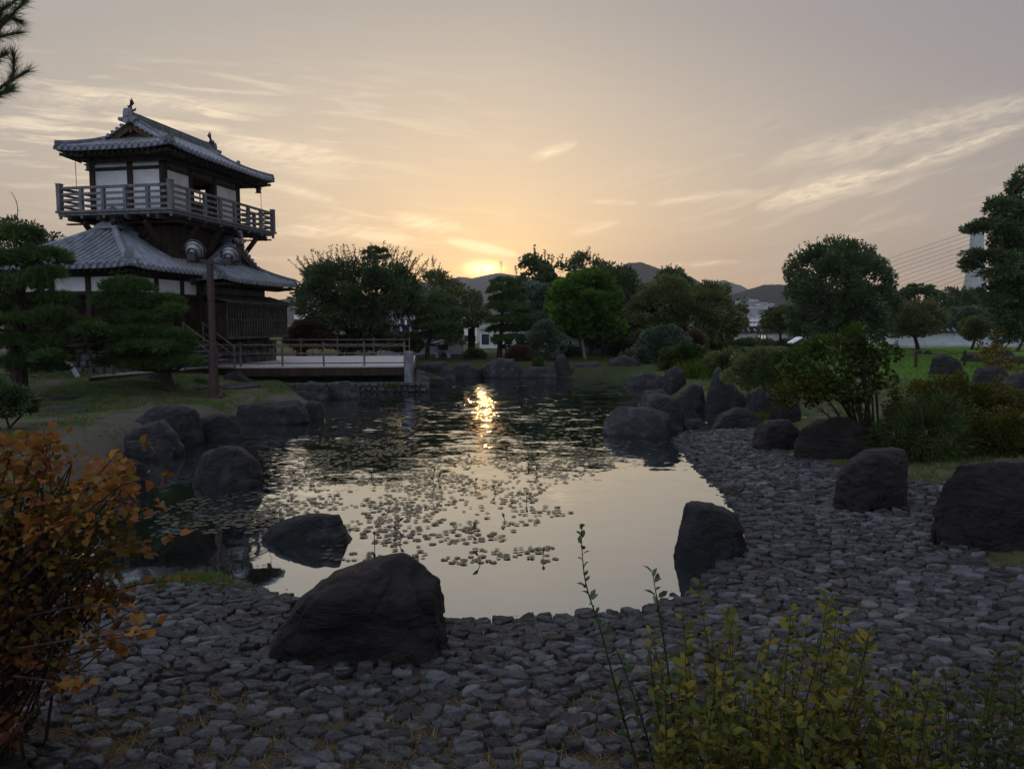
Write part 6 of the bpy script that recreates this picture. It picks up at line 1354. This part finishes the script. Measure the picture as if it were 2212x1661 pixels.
stem_plant('tall_sprig', 'tall dark leafy shoot rising against the bright water', [[(1420,1800),(1350,1560),(1300,1370),(1268,1270),(1258,1200),(1256,1140)], [(1440,1800),(1400,1600),(1350,1450),(1320,1380)], [(1480,1800),(1450,1500),(1425,1330),(1410,1240)]], 3.0, .07, 'dark', .022, .42, .0055)
r_ = random.Random(5); sts = []
prof = [(1330,1430),(1420,1330),(1500,1260),(1560,1270),(1620,1400),(1700,1330),(1760,1240),(1800,1260),(1850,1340),(1900,1380)]
for k in range(46):
    tx = r_.uniform(1400, 1900); ty = np.interp(tx, [p[0] for p in prof], [p[1] for p in prof])+abs(r_.gauss(0, 130)); bx = 1600+(tx-1640)*.55+r_.uniform(-60, 60); sts.append([(bx, 1850), (bx+(tx-bx)*.35, 1850-(1850-ty)*.35), (bx+(tx-bx)*.75+r_.uniform(-12, 12), 1850-(1850-ty)*.7), (tx, ty)])
stem_plant('autumn_shrub', 'yellowing upright-stemmed shrub in the right foreground', sts, 3.0, .074, 'mixed', .02, .48, .0045)
sts = []
for k in range(105):
    tx = r_.uniform(1420, 2050); ty = r_.uniform(1470, 1660); bx = tx+r_.uniform(-80, 80); sts.append([(bx, 1850), ((bx+tx)/2+r_.uniform(-15, 15), 1700), (tx, ty)])
stem_plant('low_shrub', 'dense low olive-green shrub along the bottom of the right foreground', sts, 2.75, .062, 'mixed', .016, .5, .0035)
sts = []
for k in range(44):
    tx = r_.uniform(1880, 2330); ty = 1430+abs(r_.gauss(0, 110))-(40 if tx > 2100 else 0); bx = 2060+(tx-2060)*.7+r_.uniform(-60, 60); sts.append([(bx, 1850), ((bx*.5+tx*.5)+r_.uniform(-15, 15), (1850+ty)/2), (tx, ty)])
stem_plant('feathery_shrub', 'fine-leaved green and yellow shrub in the bottom right corner', sts, 3.1, .058, 'lime', .015, .36, .0035)
stem_plant('tall_weed', 'thin arching twig rising above the dark tree at the left', [[(34,830),(34,640),(36,500),(38,450),(30,424),(22,414)]], 23.5, .09, 'dark', .12, .5, .02, 'weed')
# grass tufts and turf
def clump_grass(px, py, z, n, h, spread, mat, label, wd=.006):
    c = on(px, py, z); P3 = np.column_stack([c.x+rng.normal(0, spread, n), c.y+rng.normal(0, spread*.7, n), np.full(n, c.z)]); P3[:, 2] = np.maximum(gzv(P3[:, :2]), z-.05)
    blades('grass_tuft', P3, h, wd, mat, label, .4, None, (c.x, c.y, c.z), 'grass tuft')
clump_grass(1502, 826, .35, 700, .75, .32, 'tuft', 'bright green tall grass tuft beside the tall peaked rock', .014)
clump_grass(1645, 905, .15, 160, .32, .08, 'tuft', 'small yellow-green sedge tuft beside the smooth brown boulder', .006)
clump_grass(436, 845, .4, 120, .2, .1, 'grass', 'small grass tuft between the left bank and the lamp post')
clump_grass(1162, 808, .1, 260, .5, .12, 'grass', 'grass tuft between two far-shore rocks below the round shrub', .012)
clump_grass(845, 838, .2, 120, .3, .1, 'lime', 'yellow weed tuft between the pair of boulders below the deck', .01)
c = on(415, 1255, .03); n = 2600; P3 = np.column_stack([c.x+rng.normal(0, .42, n), c.y+rng.normal(0, .16, n), np.zeros(n)]); P3[:, 2] = gzv(P3[:, :2]); P3 = P3[P3[:, 2] > .0]
blades('shore_grass', P3, .09, .004, 'tuft', 'patch of green grass at the left end of the cobbles')
n = 60000; Pt = np.column_stack([rng.uniform(-18, -3, n), rng.uniform(8.5, 30, n)]); hz_ = gzv(Pt); s_, c_, l_ = zone(Pt)
thin = np.array([noise.noise(Vector((p[0]*.55, p[1]*.55, 2.2))) for p in Pt]); ok = (hz_ > .12) & (rng.random(n) > s_*.93) & (c_ < .5) & (thin > -.18+rng.normal(0, .1, n)); Pt = Pt[ok]
blades('lawn_grass', np.column_stack([Pt, gzv(Pt)]), .055, .007, 'grass', 'short worn grass on the left lawn')
n = 60000; Pt = np.column_stack([rng.uniform(3, 34, n), rng.uniform(11, 62, n)]); s_, c_, l_ = zone(Pt); hz_ = gzv(Pt); ok = (hz_ > .15) & (c_ < .3); Pt = Pt[ok]
blades('lawn_grass', np.column_stack([Pt, gzv(Pt)]), .1, .012, 'bright', 'bright mown grass on the right lawn')
n = 60000; Pt = np.column_stack([rng.uniform(-5, 6, n), rng.uniform(3.0, 5.9, n)]); k_ = np.array([noise.noise(Vector((p[0]*1.3, p[1]*1.3, 5))) for p in Pt]); ok = (k_+(4.6-Pt[:, 1])*.28+rng.normal(0, .12, n) > .05); Pt = Pt[ok]
blades('dry_grass', np.column_stack([Pt, gzv(Pt)-.003]), .075, .0024, 'straw', 'dry straw-coloured grass between the near cobbles', 1.0)
n = 14000; Pt = np.column_stack([rng.uniform(3.5, 12, n), rng.uniform(5, 14, n)]); s_, c_, l_ = zone(Pt); hz_ = gzv(Pt); ok = (hz_ > .2) & ((c_ < .2) | (rng.random(n) < .1)); Pt = Pt[ok]
blades('dry_grass', np.column_stack([Pt, gzv(Pt)-.005]), .07, .003, 'straw', 'dry grass on the bare soil of the right bank', .9)

# ------------------------------------------------------------------ lily pads
m, t, out = newmat('lily_pad'); g = t.n('ShaderNodeNewGeometry'); v = ocoord(t)
col = t.ramp(g.outputs['Random Per Island'], [(0, (.025, .032, .02)), (.5, (.045, .052, .032)), (.8, (.075, .072, .042)), (1, (.1, .06, .03))]); bsdf(t, out, col, .28, .5, t.noise(v, 30, 3), 0, .003); M['pad'] = m
def pad_proto(seed):
    r_ = random.Random(seed); n = 16; vs = [(0, 0, 0)]; g_ = r_.uniform(.12, .28)
    for k in range(n+1):
        a = g_+(2*math.pi-2*g_)*k/n; r = 1+.05*math.sin(a*3+seed); vs.append((math.cos(a)*r, math.sin(a)*r, r_.uniform(0, .02)+(.12 if r_.random() < .05 else 0)))
    return np.array(vs), np.array([(0, k, k+1) for k in range(1, n+1)])
PP = [pad_proto(i) for i in range(10)]; pp_me = [arr_mesh('lily_pad', a_, b_, M['pad']) for a_, b_ in PP]
zones = [([(560,975),(1300,960),(1330,1010),(1180,1060),(1150,1090),(1180,1130),(1080,1170),(700,1190),(620,1100),(560,1040)], 2850), ([(300,1120),(420,1075),(560,1060),(640,1100),(560,1160),(420,1150),(330,1160)], 627), ([(640,1165),(860,1170),(960,1190),(1200,1180),(1225,1215),(960,1220),(700,1215)], 120), ([(1180,950),(1440,955),(1400,985),(1280,1005),(1180,990)], 323), ([(640,940),(900,950),(900,985),(620,985)], 494), ([(1300,880),(1000,900),(980,960),(1280,950)], 342), ([(1120,1090),(1230,1095),(1240,1120),(1150,1125)], 25)]
pads = []
for pz, n in zones:
    poly = np.array([[on(a, b).x, on(a, b).y] for a, b in pz]); c = sample_poly(poly, n*5); f_ = np.array([noise.noise(Vector((p[0]*1.0, p[1]*1.0, 9.1)))+.6*noise.noise(Vector((p[0]*2.7, p[1]*2.7, 3.1))) for p in c]); k_ = np.argsort(-(f_+rng.normal(0, .28, len(c))))[:n*2]; pads.append(c[rng.choice(k_, n, replace=False)])
pads = np.concatenate(pads); pads = pads[inside(pads, SHORE)]
kept = []; cell = {}
for p in pads[rng.permutation(len(pads))]:
    r = rng.uniform(.025, .05)*(1.15 if rng.random() < .2 else 1); key = (int(p[0]/.14), int(p[1]/.14)); okp = True
    for a_ in (-1, 0, 1):
        for b_ in (-1, 0, 1):
            for (q0, q1, qr) in cell.get((key[0]+a_, key[1]+b_), ()):
                if (q0-p[0])**2+(q1-p[1])**2 < ((qr+r)*.78)**2: okp = False
    if okp: cell.setdefault(key, []).append((p[0], p[1], r)); kept.append((p[0], p[1], r))
kept.sort(key=lambda p: p[1]/p[2]); VS, FS, nb = [], [], 0
for i, (x, y, r) in enumerate(kept):
    z = .006+(i % 7)*.0012; a = rng.random()*6.28
    if i < 300:
        o = bpy.data.objects.new('lily_pad', pp_me[i % 10]); COL.objects.link(o); o.location = (x, y, z); o.rotation_euler = (rng.normal(0, .012), rng.normal(0, .012), a); o.scale = (r, r, r*.6)
        tag(o, 'round notched lily pad floating among many on the pond', 'lily pad', 'lily pads on the pond')
    else:
        V_, F_ = PP[i % 10]; c, s = math.cos(a), math.sin(a); Vr = V_*np.array([r, r, r*.6]); VS.append(np.column_stack([Vr[:, 0]*c-Vr[:, 1]*s+x, Vr[:, 0]*s+Vr[:, 1]*c+y, Vr[:, 2]+z])); FS.append(F_+nb); nb += len(V_)
if VS: o = arr_obj('distant_lily_pads', np.concatenate(VS), np.concatenate(FS), M['pad']); tag(o, 'mass of lily pads covering the middle of the pond', 'lily pads', None, 'stuff')
# dead curled leaves and buds standing out of the water
for k in range(26):
    x, y, r = kept[rng.integers(0, min(len(kept), 900))]; mb = MB(); h = rng.uniform(.04, .12); a = rng.random()*6.28; d = Vector((math.cos(a), math.sin(a), 0))
    mb.tube([(x, y, -.05), (x+d.x*.01, y+d.y*.01, h*.5), (x+d.x*.03, y+d.y*.03, h)], [.004, .005, .005], 5); mb.tube([Vector((x, y, h))+d*.03, Vector((x, y, h+.03))+d*.05, Vector((x, y, h+.05))+d*.09], [.006, .02, .003], 6)
    o = mb.build('withered_leaf', M['iron'], None, origin=(x, y, 0)); tag(o, 'dark curled dead leaf sticking out of the water between lily pads', 'dead leaf', 'curled dead leaves in the pond')
